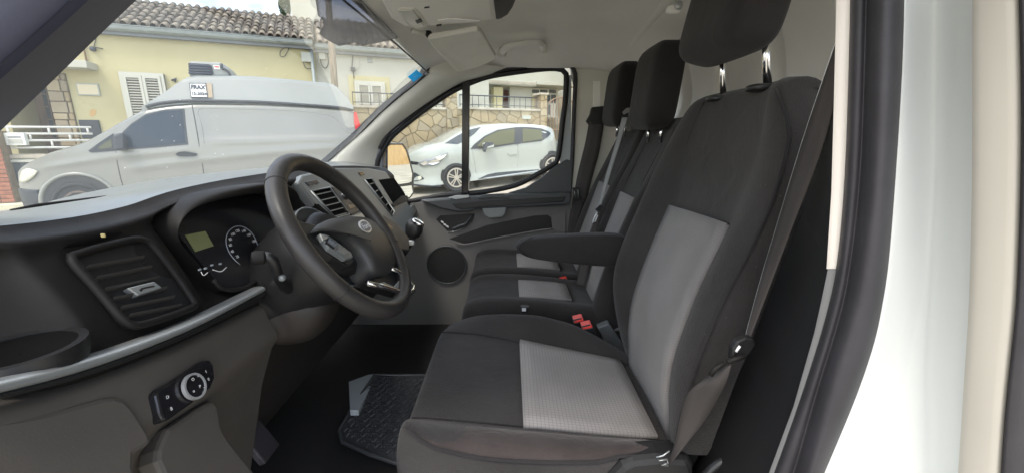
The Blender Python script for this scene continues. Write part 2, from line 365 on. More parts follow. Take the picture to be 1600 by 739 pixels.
K['stone'] = mat('wall_stone', (.36, .285, .165), .9, col2=(.29, .225, .125), vs=3, bump=.6, bs=14, bd=.012)
K['stone2'] = mat('wall_stone_pale', (.39, .325, .205), .9, col2=(.32, .26, .155), vs=3, bump=.6, bs=14, bd=.012)
K['stone3'] = mat('wall_stone_grey', (.33, .28, .19), .9, col2=(.26, .215, .14), vs=3, bump=.6, bs=14, bd=.012)
K['mortar'] = mat('mortar', (.22, .17, .105), .95, var=.2, vs=6)
K['iron'] = mat('wrought_iron', (.06, .065, .075), .6)
K['railw'] = mat('white_railing', (.74, .74, .68), .5)
K['pole'] = mat('pole_wood', (.23, .19, .14), .9, var=.35, vs=6, stretch=(6, 6, .5), bump=.5, bs=30)
K['boxgrey'] = mat('meter_box', (.42, .44, .38), .6)
K['cable'] = mat('black_cable', (.05, .05, .045), .6)
K['vansilver'] = mat('van_silver', (.25, .255, .228), .26, metal=.1, coat=.3, var=.03, vs=2)
K['vanroof'] = mat('van_roof_white', (.26, .28, .265), .4, var=.03, vs=2)
K['vandark'] = mat('van_dark_trim', (.028, .034, .042), .5)
K['vangap'] = mat('panel_gap', (.05, .05, .05), .7)
K['vanglass'] = mat('van_window', (.02, .035, .055), .06, spec=.3)
K['carwhite'] = mat('car_white', (.37, .39, .355), .25, coat=.5)
K['cargap'] = mat('car_gap', (.30, .31, .29), .6)
K['carglass'] = mat('car_window', (.09, .095, .05), .05, spec=.35)
K['tyre'] = mat('tyre', (.035, .035, .036), .8, bump=.3, bs=60)
K['rim'] = mat('alloy', (.50, .46, .40), .35, metal=.6)
K['rust'] = mat('steel_wheel', (.16, .12, .10), .7, var=.4, vs=20)
K['lens'] = mat('headlamp', (.62, .62, .50), .1, spec=.8)
K['lensdk'] = mat('headlamp_dark', (.24, .25, .26), .1, spec=.8)
K['taillight'] = mat('tail_lamp', (.62, .035, .03), .15)
K['sign'] = mat('sign_white', (.78, .80, .74), .5)
K['signbrown'] = mat('sign_backing', (.36, .29, .20), .7)
K['ink'] = mat('sign_ink', (.03, .04, .07), .6)
K['brick'] = mat('red_brick', (.36, .15, .09), .9, var=.25, vs=12)
K['leaf'] = mat('cypress', (.022, .055, .018), .9, var=.4, vs=6)
K['bark'] = mat('bark', (.12, .09, .06), .9)
K['ceramic'] = mat('plaque_cream', (.70, .62, .42), .5)
K['ochre'] = mat('ochre_patch', (.55, .36, .15), .9)
# ================================================================== THE CAB WE LOOK INTO
van = Thing('cargo_van', 'white cargo van whose cab we look into through the open driver doorway', 'van', (0, 1.2, 0.0))
def line_at(poly, X, Y):                 # the point of a traced line that lies at X, Y
    def ev(px):
        for a, b in zip(poly, poly[1:]):
            if px <= b[0] or b is poly[-1]:
                return P(px, a[1] + (b[1] - a[1]) * (px - a[0]) / (b[0] - a[0]), Y)
    lo, hi = poly[0][0] - 400, poly[-1][0] + 400
    for _ in range(40):
        m = (lo + hi) / 2
        if ev(m).x < X: lo = m
        else: hi = m
    return ev(lo)
def wb(Y): return Vector((-1.10 + .24 * ((Y - 1.15) / .8) ** 2, Y, 1.175))
HF = P(668, 113, 1.90)                   # far upper corner of the windscreen
def wt(Y):
    q = ((Y - 1.15) / .75) ** 2
    return Vector((HF.x - .03 + .03 * q, Y, HF.z + .035 - .035 * q))
# windscreen
rows = [[wb(Y).lerp(wt(Y), t) + Vector((-.01, 0, .02)) * math.sin(math.pi * t) for t in [i / 8 for i in range(-1, 9)]] for Y in [.30 + i * .11 for i in range(16)]]
grid('windscreen', rows, K['wind'], van)
# tinted film with a wavy lower edge along the top of the screen
wp = Pl(wb(1.15), wb(1.6), wt(1.4))
def WS(px, py, off=.012):
    d = ray(px, py); lo, hi = .3, 3.0     # intersect the curved screen
    for _ in range(40):
        m = (lo + hi) / 2; q = CAM + d * (m / d.y); Y = min(max(m, .3), 1.95); b, t = wb(Y), wt(Y)
        f = (q.z - b.z) / (t.z - b.z); sx = b.x + (t.x - b.x) * f
        bul = math.sin(math.pi * min(1, max(0, f)))
        # inside the cab while q is behind the glass plane
        if (q.x - sx + .01 * bul) * (t.z - b.z) - (q.z - (b.z + (t.z - b.z) * f) - .02 * bul) * (t.x - b.x) > 0 and m < 1.95: lo = m
        else: hi = m
    q = CAM + d * (lo / d.y); n = (wt(1.15) - wb(1.15)).cross(Y_); n = n if n.x > 0 else -n
    return q + n.normalized() * off
band = [(486, -12), (489, 4), (491, 17), (499, 25), (500, 33), (494, 45), (500, 52), (512, 59), (524, 65), (535, 63), (548, 60), (560, 65), (580, 62), (600, 58), (612, 55), (618, 54), (600, 34), (575, 10), (560, -6), (552, -14)]
bp = [WS(*q) for q in band]
prism('tint_band', bp, Vector((.002, 0, -.002)), K['film'], van)
stk = [WS(px, py, .006) for px, py in ((636, 119), (650, 108), (659, 116), (645, 127))]
st = Thing('windscreen_sticker', 'small bright blue inspection sticker in the upper corner of the windscreen', 'sticker', stk[0])
prism('sticker_sheet', stk, Vector((-.001, 0, .001)), K['blue'], st)
sx_ = (stk[1] - stk[0]).normalized(); sy_ = (stk[0] - stk[3]).normalized(); sn = sx_.cross(sy_)
text('numeral', '1:', sum(stk, Vector()) / 4 + sn * (.001 if sn.dot(CAM - stk[0]) > 0 else -.001), sx_, sy_, .022, K['mark'], st)
# roof lining
ys = [.22, .34, .42, .6, .85, 1.15, 1.45, 1.7, 1.86, 1.95, 2.0, 2.03]
def roofz(Y, X):
    e = min(1, abs(Y - 1.15) / .87); side = 1.80 - .135 * e ** 5
    if X < .02:
        t = (X - HF.x + .03) / (.02 - HF.x + .03); t = max(0, min(1, t)); t = 1 - (1 - t) ** 2
        return lerp(min(side, wt(min(Y, 1.9)).z + .006), side, t)
    if X > .36: return side - .30 * (X - .36) ** 1.3 * (1.2 - .5 * e)
    return side
rows = [[Vector((X + (.012 if Y > 1.9 and X < -.3 else 0), Y, roofz(Y, X))) for X in [HF.x - .025, -.34, -.26, -.16, -.05, .06, .18, .30, .40, .48, .56, .66]] for Y in ys]
grid('roof_lining', rows, K['liner'], van, sub=1, sol=.012)
# header edge bead between the screen and the lining
tube('header_seal', [wt(Y) + Vector((.004, 0, -.004)) for Y in [.4 + i * .1 for i in range(16)]], .003, K['rubber2'], van, seg=6)
# roof skin outside
rows = [[Vector((X, Y, roofz(Y, X) + .07)) for X in (HF.x - .1, -.2, 0, .3, .7)] for Y in ys]
grid('roof_skin', rows, K['white'], van)
# bulkhead behind the seats: deep moulded panel with swages
rows = []
for j in range(109):
    Y = .42 + 1.62 * j / 108; row = []
    for i in range(24):
        z = .45 + 1.40 * i / 23
        x = .70 - .10 * max(0, (z - 1.50) / .3) ** 1.4
        f = 1 / (1 + math.exp(-(z - (1.43 + .03 * math.sin(Y * 5))) * 60))
        x += .05 * f
        q_ = ((Y + .07) % .29) - .145; x += .055 * f * math.exp(-(q_ / .032) ** 4)
        row.append(Vector((x, Y, z)))
    rows.append(row)
grid('bulkhead', rows, K['bulk'], van, sub=1)
tube('rear_roof_rail', smooth([P(x, y, Y) for x, y, Y in ((1085, -50, 1.15), (1050, -14, 1.40), (1014, 28, 1.66), (988, 62, 1.86), (974, 92, 1.98), (966, 116, 2.03))], 24), .032, K['liner'], van, seg=12)
# far door pillar trim
pp = [(889, 96), (972, 84), (985, 130), (985, 430), (880, 430), (893, 260), (898, 140)]
prism('pillar_trim', [P(x, y, 2.035) for x, y in pp], Y_ * .03, K['pillar'], van)
sl = [(927, 127), (938, 127), (938, 222), (926, 222)]
prism('belt_slot', [P(x, y, 2.031) for x, y in sl], Y_ * .01, K['bulk'], van, bev=.002)
# far windscreen pillar
le = [P(x, y, Y) for x, y, Y in ((676, 96, 1.90), (668, 116, 1.90), (655, 128, 1.91), (630, 147, 1.92), (600, 172, 1.93), (560, 212, 1.94), (515, 251, 1.94), (470, 290, 1.94))]
ri = [P(x, y, 2.03) for x, y in ((800, 107), (760, 119), (728, 127), (694, 146), (651, 174), (614, 203), (597, 219), (585, 245), (583, 300))]
A = resample(le, 14); B = resample(ri, 14)
rows = []
for a, b in zip(A, B):
    rows.append([a.lerp(b, t) + Vector((.02, -.05, .0)) * math.sin(math.pi * t) * .6 for t in [i / 6 for i in range(7)]])
grid('windscreen_pillar', rows, K['pillar'], van, sub=1)
grid('screen_edge', [[p + Vector((.003, -.003, 0)), p + Vector((-.006, .004, .002)), p + Vector((-.035, .03, .012))] for p in A], K['rubber2'], van)
tube('screen_edge_seal', [a + Vector((-.004, 0, .0)) for a in A[1:]], .0045, K['rubber2'], van, seg=6)
# near windscreen pillar (its shade put into a dark trim colour) and its door seal
lo = [P(x, y, .46) for x, y in ((360, -190), (250, -80), (167, 0), (120, 44), (71, 94), (0, 163), (-140, 300), (-260, 420))]
mi = [P(x, y, .42) for x, y in ((260, -190), (190, -80), (114, 0), (80, 30), (40, 66), (0, 101), (-120, 210), (-240, 330))]
up_ = [P(x, y, .40) for x, y in ((60, -320), (0, -220), (-60, -150), (-90, -110), (-130, -60), (-160, -10), (-260, 110), (-360, 240))]
def ext(q, x0=-.30, z1=1.16):              # carry the pillar on to the roof and down to the dash
    d0, d1 = (q[0] - q[1]).normalized(), (q[-1] - q[-2]).normalized()
    return [q[0] + d0 * max(.05, (x0 - q[0].x) / d0.x)] + q + [q[-1] + d1 * max(.05, (z1 - q[-1].z) / d1.z)]
a, b, c = resample(ext(lo), 16), resample(ext(mi), 16), resample(ext(up_), 16)
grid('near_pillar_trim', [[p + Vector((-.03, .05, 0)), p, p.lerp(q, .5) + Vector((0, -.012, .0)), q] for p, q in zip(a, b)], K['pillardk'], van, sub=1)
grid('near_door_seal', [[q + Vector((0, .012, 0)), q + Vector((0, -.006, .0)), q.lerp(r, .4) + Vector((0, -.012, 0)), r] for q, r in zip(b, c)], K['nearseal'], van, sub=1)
# floor, firewall, sides
bxyz('cab_floor', -1.25, .8, .34, 2.1, .36, .40, K['floor'], van)
bxyz('step_panel', -1.25, .8, .28, .34, .10, .40, K['rubber2'], van)
bxyz('firewall', -1.30, -1.25, .30, 2.1, .40, 1.17, K['floor'], van)
prism('near_kick_panel', [Vector((x, .34, z)) for x, z in ((-1.25, .40), (-.74, .40), (-.72, 1.0), (-1.25, 1.15))], Y_ * -.03, K['plastic2'], van)
bxyz('far_side_panel', -1.25, .8, 2.12, 2.15, .30, .92, K['white'], van)
# near door pillar: cream flange, grey lower cover, rubber seal, white jamb, sliding-door seal
yy = [-60, 60, 180, 300, 420, 470, 520, 575, 633, 690, 739, 800]
def tr(poly, y):
    for p, q in zip(poly, poly[1:]):
        if y <= q[1] or q is poly[-1]: return p[0] + (q[0] - p[0]) * (y - p[1]) / (q[1] - p[1])
cL = [(1308, -60), (1304, 120), (1299, 300), (1291, 425), (1270, 520), (1238, 633), (1199, 739), (1178, 800)]
sL = [(1328, -60), (1325, 120), (1318, 300), (1306, 428), (1282, 520), (1250, 621), (1208, 739), (1184, 800)]
sM = [(1355, -60), (1349, 173), (1343, 300), (1324, 450), (1302, 530), (1279, 600), (1240, 739), (1218, 800)]
sR = [(1414, -60), (1412, 100), (1398, 300), (1389, 419), (1368, 538), (1333, 633), (1288, 739), (1262, 800)]
w1 = [(1432, -60), (1428, 180), (1420, 300), (1405, 430), (1384, 545), (1360, 633), (1318, 739), (1295, 800)]
w2 = [(1462, -60), (1455, 300), (1435, 480), (1410, 600), (1372, 739), (1352, 800)]
w3 = [(1490, -60), (1487, 300), (1474, 480), (1460, 600), (1445, 739), (1436, 800)]
w4 = [(1513, -60), (1513, 300), (1508, 480), (1500, 600), (1491, 739), (1486, 800)]
w5 = [(1587, -60), (1594, 150), (1592, 300), (1585, 478), (1567, 645), (1561, 739), (1557, 800)]
w6 = [(1680, -60), (1690, 150), (1690, 300), (1685, 478), (1670, 645), (1664, 739), (1660, 800)]
def col(poly, Y, dx=0): return [P(tr(poly, y) + dx, y, Y) for y in yy]
def loft(name, cols, m, sub=2): return grid(name, [list(r) for r in zip(*cols)], m, van, sub=sub)
k = yy.index(420) + 1
cc = [col(cL, .46), col(cL, .428), col(sL, .424, 3)]
grid('cream_flange', [list(r)[:] for r in list(zip(*cc))[:k]], K['cream'], van)
grid('grey_flange', [[p + Vector((0, -.002, 0)) for p in r] for r in list(zip(*cc))[k - 1:]], K['greyplast'], van)
loft('door_seal', [col(sL, .44), col(sL, .425), col(sL, .412, 6), col(sM, .405, -5), col(sM, .410), col(sM, .402, 5), col(sM, .385, 26), col(sR, .385, -14), col(sR, .395, -3), col(sR, .42)], K['rubber'])
loft('door_jamb', [col(sR, .43, -12), col(sR, .415, -1), col(w1, .424), col(w2, .428), col(w3, .408), col(w4, .375), col(w4, .365, 8)], K['white'], 2)
loft('jamb_edge', [col(w4, .366, 6), col(w4, .362, 12), col(w5, .345, -14), col(w5, .340, 4), col(w5, .35, 10)], K['beige'], 1)
loft('slide_door_seal', [col(w5, .345, 3), col(w5, .338, 3.5), col(w5, .335, 14), col(w6, .34)], K['rubber'], 1)
# chipped paint with filler on the jamb
chip = [(1452, 243), (1456, 238), (1459, 232), (1462, 236), (1464, 244), (1470, 247), (1472, 252), (1466, 252), (1464, 261), (1458, 263), (1453, 258), (1453, 250)]
prism('paint_chip', [P(x, y, .4285) for x, y in chip], Y_ * .004, K['ceramic'], van)
# black lower trim behind the driver seat
dk = [P(x, y, Y) for x, y, Y in ((1309, 60, .47), (1285, 200, .50), (1255, 330, .55), (1215, 430, .58), (1165, 560, .60), (1105, 690, .62), (1040, 800, .62))]
dr = [P(x, y, .45) for x, y in ((1312, 60), (1308, 200), (1303, 330), (1298, 430), (1270, 540), (1220, 690), (1180, 800))]
grid('lower_pillar_trim', [[p + X_ * .10 + Y_ * .02, p, q] for p, q in zip(dk, dr)], K['rubber2'], van)
rows = [[Vector((.66, .48, .42)), Vector((.66, .48, 1.25))], [Vector((.66, .95, .42)), Vector((.66, .95, 1.25))]]
grid('bulkhead_lower_cover', rows, K['rubber2'], van)

# ================================================================== DASHBOARD
dash = Thing('dashboard', 'dark grey dashboard with instrument panel, air vents and a satin silver strip', 'dashboard', (-.7, 1.2, .9))
Lc = [(-150, 347), (0, 332), (20, 329), (165, 312), (180, 304), (250, 284), (330, 272), (420, 262), (480, 256), (530, 250), (560, 252), (650, 262)]
Lt = [(-150, 362), (0, 353), (60, 347), (130, 338), (200, 322), (260, 300), (330, 284), (420, 270), (470, 263), (540, 258), (600, 262), (650, 268)]
Lf = [(-150, 398), (0, 387), (80, 375), (150, 364), (240, 338), (270, 325), (300, 312), (330, 305), (420, 292), (480, 281), (560, 272), (650, 280)]
Lb = [(-150, 620), (0, 588), (100, 567), (200, 536), (300, 500), (390, 462), (480, 425), (560, 392), (650, 352)]
Lg = [(-150, 656), (0, 622), (100, 600), (200, 566), (300, 525), (396, 476), (480, 438), (560, 404), (650, 364)]
Ll = [(-150, 960), (0, 860), (120, 770), (262, 655), (345, 612), (405, 556), (480, 505), (560, 460), (650, 400)]
stations = [.30, .34, .37, .40, .42, .435, .448, .462, .48, .51, .56, .60, .648, .668, .72, .78, .86, .96, 1.08, 1.22, 1.40, 1.60, 1.80, 1.95, 2.02]
def xo(Y, a, b=None):
    e = max(0, (Y - 1.5) / .5); return a + (0 if b is None else b) * e * e
prof = []
ZB = line_at(Lb, -.488, .74).z
for Y in stations:
    W = wb(Y) + Vector((-.05, 0, 0)); cxr = max(-.76, W.x + .10)
    c = line_at(Lc, cxr, Y); t = line_at(Lt, -.592, Y); f = line_at(Lf, -.556, Y)
    if Y <= .74: b = line_at(Lb, -.488, Y); g = line_at(Lg, -.478, Y); l = line_at(Ll, -.46, Y)
    else:
        b = Vector((-.492, Y, ZB)); g = Vector((-.482, Y, ZB - .035)); l = Vector((-.47, Y, ZB - .14))
    if l.z < .60: l.z = .60
    mid = f.lerp(b, .5) + Vector((.003, 0, .0)); nic = max(0, min(1, (.448 - Y) / .025))
    ins = (1.0 if .655 < Y < 1.06 else 0.0)          # binnacle recess
    cap = 0 if Y > .40 else (.40 - Y) * .8            # the near end turns away from the doorway
    row = [W, Vector((lerp(W.x, c.x, .55), Y, c.z - .012)), c, Vector((-.70, Y, lerp(c.z, t.z, .6) + .003)), t, t + Vector((.012, 0, -.012)), f + Vector((.012, 0, .004)), f + Vector((-.002 - .055 * ins - .08 * nic, 0, -.01)),
           f.lerp(b, .22) + Vector((.001 - .06 * ins - .12 * nic, 0, 0)), mid + Vector((-.055 * ins - .15 * nic, 0, 0)), f.lerp(b, .85) + Vector((.001 - .045 * ins - .16 * nic, 0, -.045 * nic)), b + Vector((-.012, 0, .0)), b, g, g + Vector((-.012, 0, -.008))]
    prof.append([p + Vector((-cap * 1.2, 0, 0)) for p in row])
grid('dash_moulding', [r[4:] for r in prof], K['plastic'], dash, sub=1)
grid('dash_top', [r[:5] + [r[4] + Vector((.004, 0, -.004))] for r in prof], K['dashtop_sheen'], dash, sub=1)
# lower panel, brown grey, with a recessed pocket on its left
low = []
for Y in [.31, .35, .40, .45, .50, .56, .62, .69, .75]:
    g = line_at(Lg, -.481, Y); l = line_at(Ll, -.445, Y)
    if l.z < .62: l.z = .62
    low.append([g + Vector((-.02, 0, -.004)), g + Vector((-.006, 0, -.006)), g.lerp(l, .12) + Vector((.006, 0, 0)), g.lerp(l, .35), g.lerp(l, .65) + Vector((-.002, 0, 0)), l, l + Vector((-.04, 0, -.012)), Vector((-.60, Y, .45))])
grid('lower_panel', low, K['brown'], dash, sub=1)
low = []
for Y in [.75, .84, .95, 1.08, 1.2, 1.4, 1.7, 2.0]:
    z0 = ZB - .05
    low.append([Vector((-.50, Y, z0)), Vector((-.495, Y, z0 - .05)), Vector((-.54, Y, .82)), Vector((-.59, Y, .66)), Vector((-.64, Y, .625)), Vector((-1.05, Y, .60))])
grid('knee_panel', low, K['knee'], dash, sub=1)
lp = Pl(line_at(Lg, -.477, .46), line_at(Lg, -.477, .66), line_at(Ll, -.445, .62))
def lpk(name, pts, off, dep, m, bev=.004, parent=None, sm=0): return prism(name, smooth([lp.hit(x, y, off) for x, y in pts + pts[:1]], sm)[:-1] if sm else [lp.hit(x, y, off) for x, y in pts], -lp.n * dep, m, parent or dash, bev=bev)
lpk('pocket_lid', [(-60, 662), (60, 646), (130, 628), (175, 618), (200, 625), (222, 655), (240, 692), (210, 712), (205, 800), (-60, 900)], .004, .02, K['brown'], bev=.006, sm=44)
lpk('pocket_wall', [(262, 668), (330, 625), (345, 640), (352, 675), (420, 780), (300, 800), (250, 730), (246, 705)], -.014, .03, K['brown'], bev=.010, sm=40)
# silver strip
ut = [(-150, 624), (0, 590), (100, 568), (200, 537), (300, 500), (360, 470), (384, 459), (396, 452)]
lt_ = [(-150, 645), (0, 613), (100, 590), (200, 556), (300, 516), (380, 474), (398, 464)]
ra = []
for Y in [.30, .35, .40, .46, .52, .57, .63, .69, .745]:
    u_, v_ = line_at(ut, -.470, Y), line_at(lt_, -.458, Y)
    ra.append([u_ + Vector((-.02, 0, -.004)), u_, u_.lerp(v_, .5) + Vector((.003, 0, .003)), v_, v_ + Vector((-.012, 0, -.004))])
grid('silver_strip', ra, K['silver'], dash, sub=1)
ra = []
for Y in [.30, .35, .40, .46, .52, .57, .63, .69, .747]:
    v_ = line_at(lt_, -.4595, Y); g = line_at(Lg, -.466, Y)
    ra.append([v_ + Vector((-.012, 0, -.001)), v_ + Vector((0, 0, -.004)), g, g + Vector((-.02, 0, -.006))])
grid('strip_shadow_lip', ra, K['plastic2'], dash, sub=1)
# side air vent
vp = Pl(P(115, 398, .50), P(238, 378, .62), P(205, 508, .50)); vo = .003
def V_(px, py, off=0): return vp.hit(px, py, vo + off)
fr = [(112, 400), (150, 388), (205, 375), (226, 376), (240, 386), (275, 430), (302, 470), (303, 478), (270, 492), (222, 507), (205, 507), (190, 497), (150, 450), (116, 412)]
vent = prism('air_vent', [V_(x, y, -.004) for x, y in fr], -vp.n * .05, K['rubber2'], dash, smooth_=False)
tube('vent_frame', smooth([V_(x, y) for x, y in fr + fr[:1]], 70)[:-1], .0055, K['plastic'], vent, closed=True, seg=8)
for i, (a, b) in enumerate((((126, 420), (229, 402)), ((139, 438), (241, 417)), ((152, 456), (252, 434)), ((166, 470), (264, 450)), ((178, 484), (276, 464)), ((192, 496), (286, 477)))):
    p, q = V_(*a, .001), V_(*b, .001); p, q = p.lerp(q, .10), p.lerp(q, .97); d = (q - p).normalized(); u2 = vp.n.cross(d)
    pts = [p + vp.n * .0 , q]
    tilt = (vp.n * .010 + Z_ * .004)
    V4 = [p, q, q - tilt * 1.6, p - tilt * 1.6]; th = Z_ * .0045 + X_ * .002
    mesh('slat', V4 + [v + th for v in V4], [(0, 1, 2, 3), (7, 6, 5, 4), (0, 4, 5, 1), (1, 5, 6, 2), (2, 6, 7, 3), (3, 7, 4, 0)], K['slat'], vent, smooth_=False, bev=.0012)
prism('vent_tab', [V_(x, y, .006) for x, y in ((200, 449), (241, 439), (254, 449), (217, 461))], -vp.n * .01, K['silver'], vent, bev=.0015)
prism('tab_mark', [V_(x, y, .0068) for x, y in ((218, 452), (222, 449), (241, 445), (242, 447), (224, 451), (221, 455))], -vp.n * .001, K['plastic2'], vent)
# demister slot above the vent
sp_ = Pl(P(110, 378, .50), P(190, 360, .60), P(112, 384, .495))
tp = [P(x, y, Y) for x, y, Y in ((113, 379, .52), (140, 373, .545), (170, 365, .575), (191, 362, .60), (188, 368, .60), (160, 376, .57), (130, 381, .54))]
ds = prism('demister_slot', [p + (CAM - p).normalized() * .028 for p in tp], -vp.n * .03, K['rubber2'], dash)
q = P(161, 368, .565); box('slot_glint', q + (CAM - q).normalized() * .034, X_ * .0022, Y_ * .001, Z_ * .0024, mat('glint_yellow', (.6, .5, .22), .5), dash)  # coloured block painted in as a small yellow-white glint
# instrument cluster
ip = Pl(P(285, 345, .70), P(378, 385, .79), P(345, 445, .70))
def I_(px, py, off=0): return ip.hit(px, py, off)
cl = [(274, 362), (282, 342), (300, 326), (330, 314), (380, 304), (430, 301), (452, 306), (460, 330), (452, 400), (432, 438), (400, 446), (365, 452), (345, 446), (330, 430)]
clus = prism('instrument_cluster', [I_(x, y, .0) for x, y in cl], -ip.n * .03, K['gloss'], dash)
prism('display', [I_(x, y, .003) for x, y in ((290, 367), (321, 361), (334, 384), (306, 393))], -ip.n * .002, K['lcd'], clus)
sp = [I_(x, y, .003) for x, y in ((375, 413), (366, 405), (357, 392), (353, 376), (357, 362), (368, 354), (381, 355), (394, 365), (402, 381), (404, 392))]
tube('speed_dial', smooth(sp, 40), .0007, K['dialgrey'], clus, seg=6)
for s_, (x, y) in zip(('20', '40', '60', '80', '100', '120', '140', '160', '180'), ((371, 401), (363, 393), (360, 383), (360, 374), (364, 366), (371, 361), (381, 361), (389, 367), (397, 377))):
    xx = (I_(x + 6, y - 2, .003) - I_(x, y, .003)).normalized(); text('dial_number', s_, I_(x, y, .004), xx, ip.n.cross(xx), .0075, K['mark'], clus, ext=.0001)
for pl_ in (((314, 424), (318, 430), (325, 425)), ((332, 421), (345, 424), (354, 417))):
    tube('small_gauge', smooth([I_(x, y, .003) for x, y in pl_], 10), .0008, K['mark'], clus, seg=5)
for x, y in ((312, 421), (321, 419), (331, 414), (344, 412)):
    box('gauge_mark', I_(x, y, .003), X_ * .0015, Y_ * .002, Z_ * .0012, K['dialgrey'], clus)
# cowl lip under the cluster
tube('cluster_lip', smooth([I_(x, y, .012) for x, y in ((333, 437), (345, 450), (366, 453), (385, 448), (400, 440))], 16), .004, K['plastic'], dash, seg=8)
# hood over the instruments
hood = []
for x, y, x2, y2, Y in ((350, 450, 343, 456, .70), (320, 422, 311, 424, .685), (292, 392, 281, 393, .668), (276, 370, 264, 368, .655), (284, 346, 270, 342, .665), (302, 327, 288, 320, .69), (334, 315, 322, 302, .735), (392, 304, 388, 288, .82), (440, 299, 440, 282, .90), (462, 312, 468, 290, .95), (466, 340, 476, 330, .97)):
    p, q = P(x, y, Y), P(x2, y2, Y); d = (p - q)
    hood.append([p + Vector((-.09, 0, 0)), p + Vector((-.01, 0, 0)), p, p.lerp(q, .5) + Vector((.003, 0, .001)), q, q + Vector((-.05, 0, -.004))])
grid('instrument_hood', hood, K['plastic'], dash, sub=2)
# steering column shroud and stalk
WC = P(545, 367, .84); WN = Vector((math.cos(R(33)), 0, math.sin(R(33)))); WT = Vector((-WN.z, 0, WN.x))
rows = []
for k_, r_, z_ in ((-.045, .05, 0), (-.045, .086, 0), (-.06, .092, 0), (-.12, .09, -.004), (-.20, .082, -.015), (-.30, .07, -.03)):
    rows.append([WC + WN * k_ + Y_ * math.cos(a) * r_ + (WT * math.sin(a) * r_ * 1.08 + Z_ * z_) for a in [2 * math.pi * i / 28 for i in range(28)]])
grid('column_shroud', rows, K['plastic2'], dash, closed=True, auto=50)
tube('shroud_edge', [WC + WN * -.046 + Y_ * math.cos(a) * .089 + WT * math.sin(a) * .095 for a in [2 * math.pi * i / 36 for i in range(36)]], .0022, K['stackgrey'], dash, closed=True, seg=6)
sk = smooth([P(x, y, Y) for x, y, Y in ((452, 450, .76), (441, 442, .73), (434, 430, .71), (430, 415, .70), (424, 404, .695), (412, 400, .69))], 14)
stalk = tube('stalk', sk, [.011] * 4 + [.009] * 4 + [.0085] * 3 + [.009] * 3, K['plastic2'], dash, seg=10)
e1, e2 = P(416, 402, .69), P(393, 403, .68)
tube('stalk_head', [e1, e1.lerp(e2, .15), e1.lerp(e2, .8), e2], [.008, .0115, .0125, .010], K['plastic'], stalk, seg=12, auto=40)
soft('stalk_knob', P(441, 434, .705), X_ * .006, Y_ * .006, Z_ * .006, K['stackgrey'], stalk, e=2.4)
# column lower cover
soft('column_cover', P(440, 480, .84), X_ * .11 + Z_ * -.02, Y_ * .075, Z_ * .062 + X_ * .03, K['knee'], dash, e=3)
# light switch
lsw = lpk('light_switch', [(243, 614), (250, 606), (275, 592), (318, 563), (328, 561), (334, 570), (336, 590), (330, 605), (300, 630), (265, 655), (256, 657), (250, 645)], .008, .02, K['gloss'], bev=.003)
c0 = lp.hit(301, 604, .010); ux = (lp.hit(311, 600, .010) - c0).normalized(); uy = lp.n.cross(ux)
disc('switch_ring', c0, lp.n, (.0155), .0185, .005, K['badgering'], lsw, xr=ux)
disc('switch_face', c0, lp.n, 0, .0155, .004, K['gloss'], lsw, xr=ux)
for x, y, s_ in ((297, 594, 'O'), (305, 589, '='), (308, 605, 'P'), (298, 612, 'o'), (312, 613, '-'), (314, 606, '-'), (322, 580, '1'), (326, 592, '0'), (262, 620, 'D'), (268, 638, 'B')):
    o_ = c0 + (lp.hit(x, y, .010) - c0) + lp.n * .0046 if 285 < x < 320 else lp.hit(x, y, .0095)
    text('switch_symbol', s_, o_, ux, uy, .006, K['mark'], lsw, ext=.0001)
# cup holder
cz = 1.134; cc_ = Vector((-.516, .402, cz))
cup = disc('cup_holder', cc_, Z_, .045, .053, .010, K['plastic2'], dash, xr=X_)
rows = [[cc_ + (X_ * math.cos(a) + Y_ * math.sin(a)) * r_ + Z_ * z_ for a in [2 * math.pi * i / 28 for i in range(28)]] for r_, z_ in ((.053, .004), (.0525, -.006), (.050, -.014))]
grid('holder_wall', rows, K['plastic2'], cup, closed=True)
rows = [[cc_ + (X_ * math.cos(a) + Y_ * math.sin(a)) * r_ + Z_ * z_ for a in [2 * math.pi * i / 28 for i in range(28)]] for r_, z_ in ((.045, .008), (.044, .004), (.001, .003))]
grid('holder_well', rows, K['void'], cup, closed=True)  # shallow black dish, its colour replaces the shade of a deep cup
# storage tray on the near top of the dash
tp2 = [P(x, y, Y) for x, y, Y in ((18, 331, .64), (60, 322, .68), (110, 316, .74), (166, 309, .80), (150, 314, .77), (110, 324, .71), (48, 340, .63))]
prism('top_tray', [p + (CAM - p).normalized() * .012 for p in tp2], Vector((-.02, 0, -.02)), K['rubber2'], dash)
tube('tray_lip', [p + (CAM - p).normalized() * .012 + Z_ * .001 for p in tp2[:4]], .003, K['plastic'], dash, seg=6)
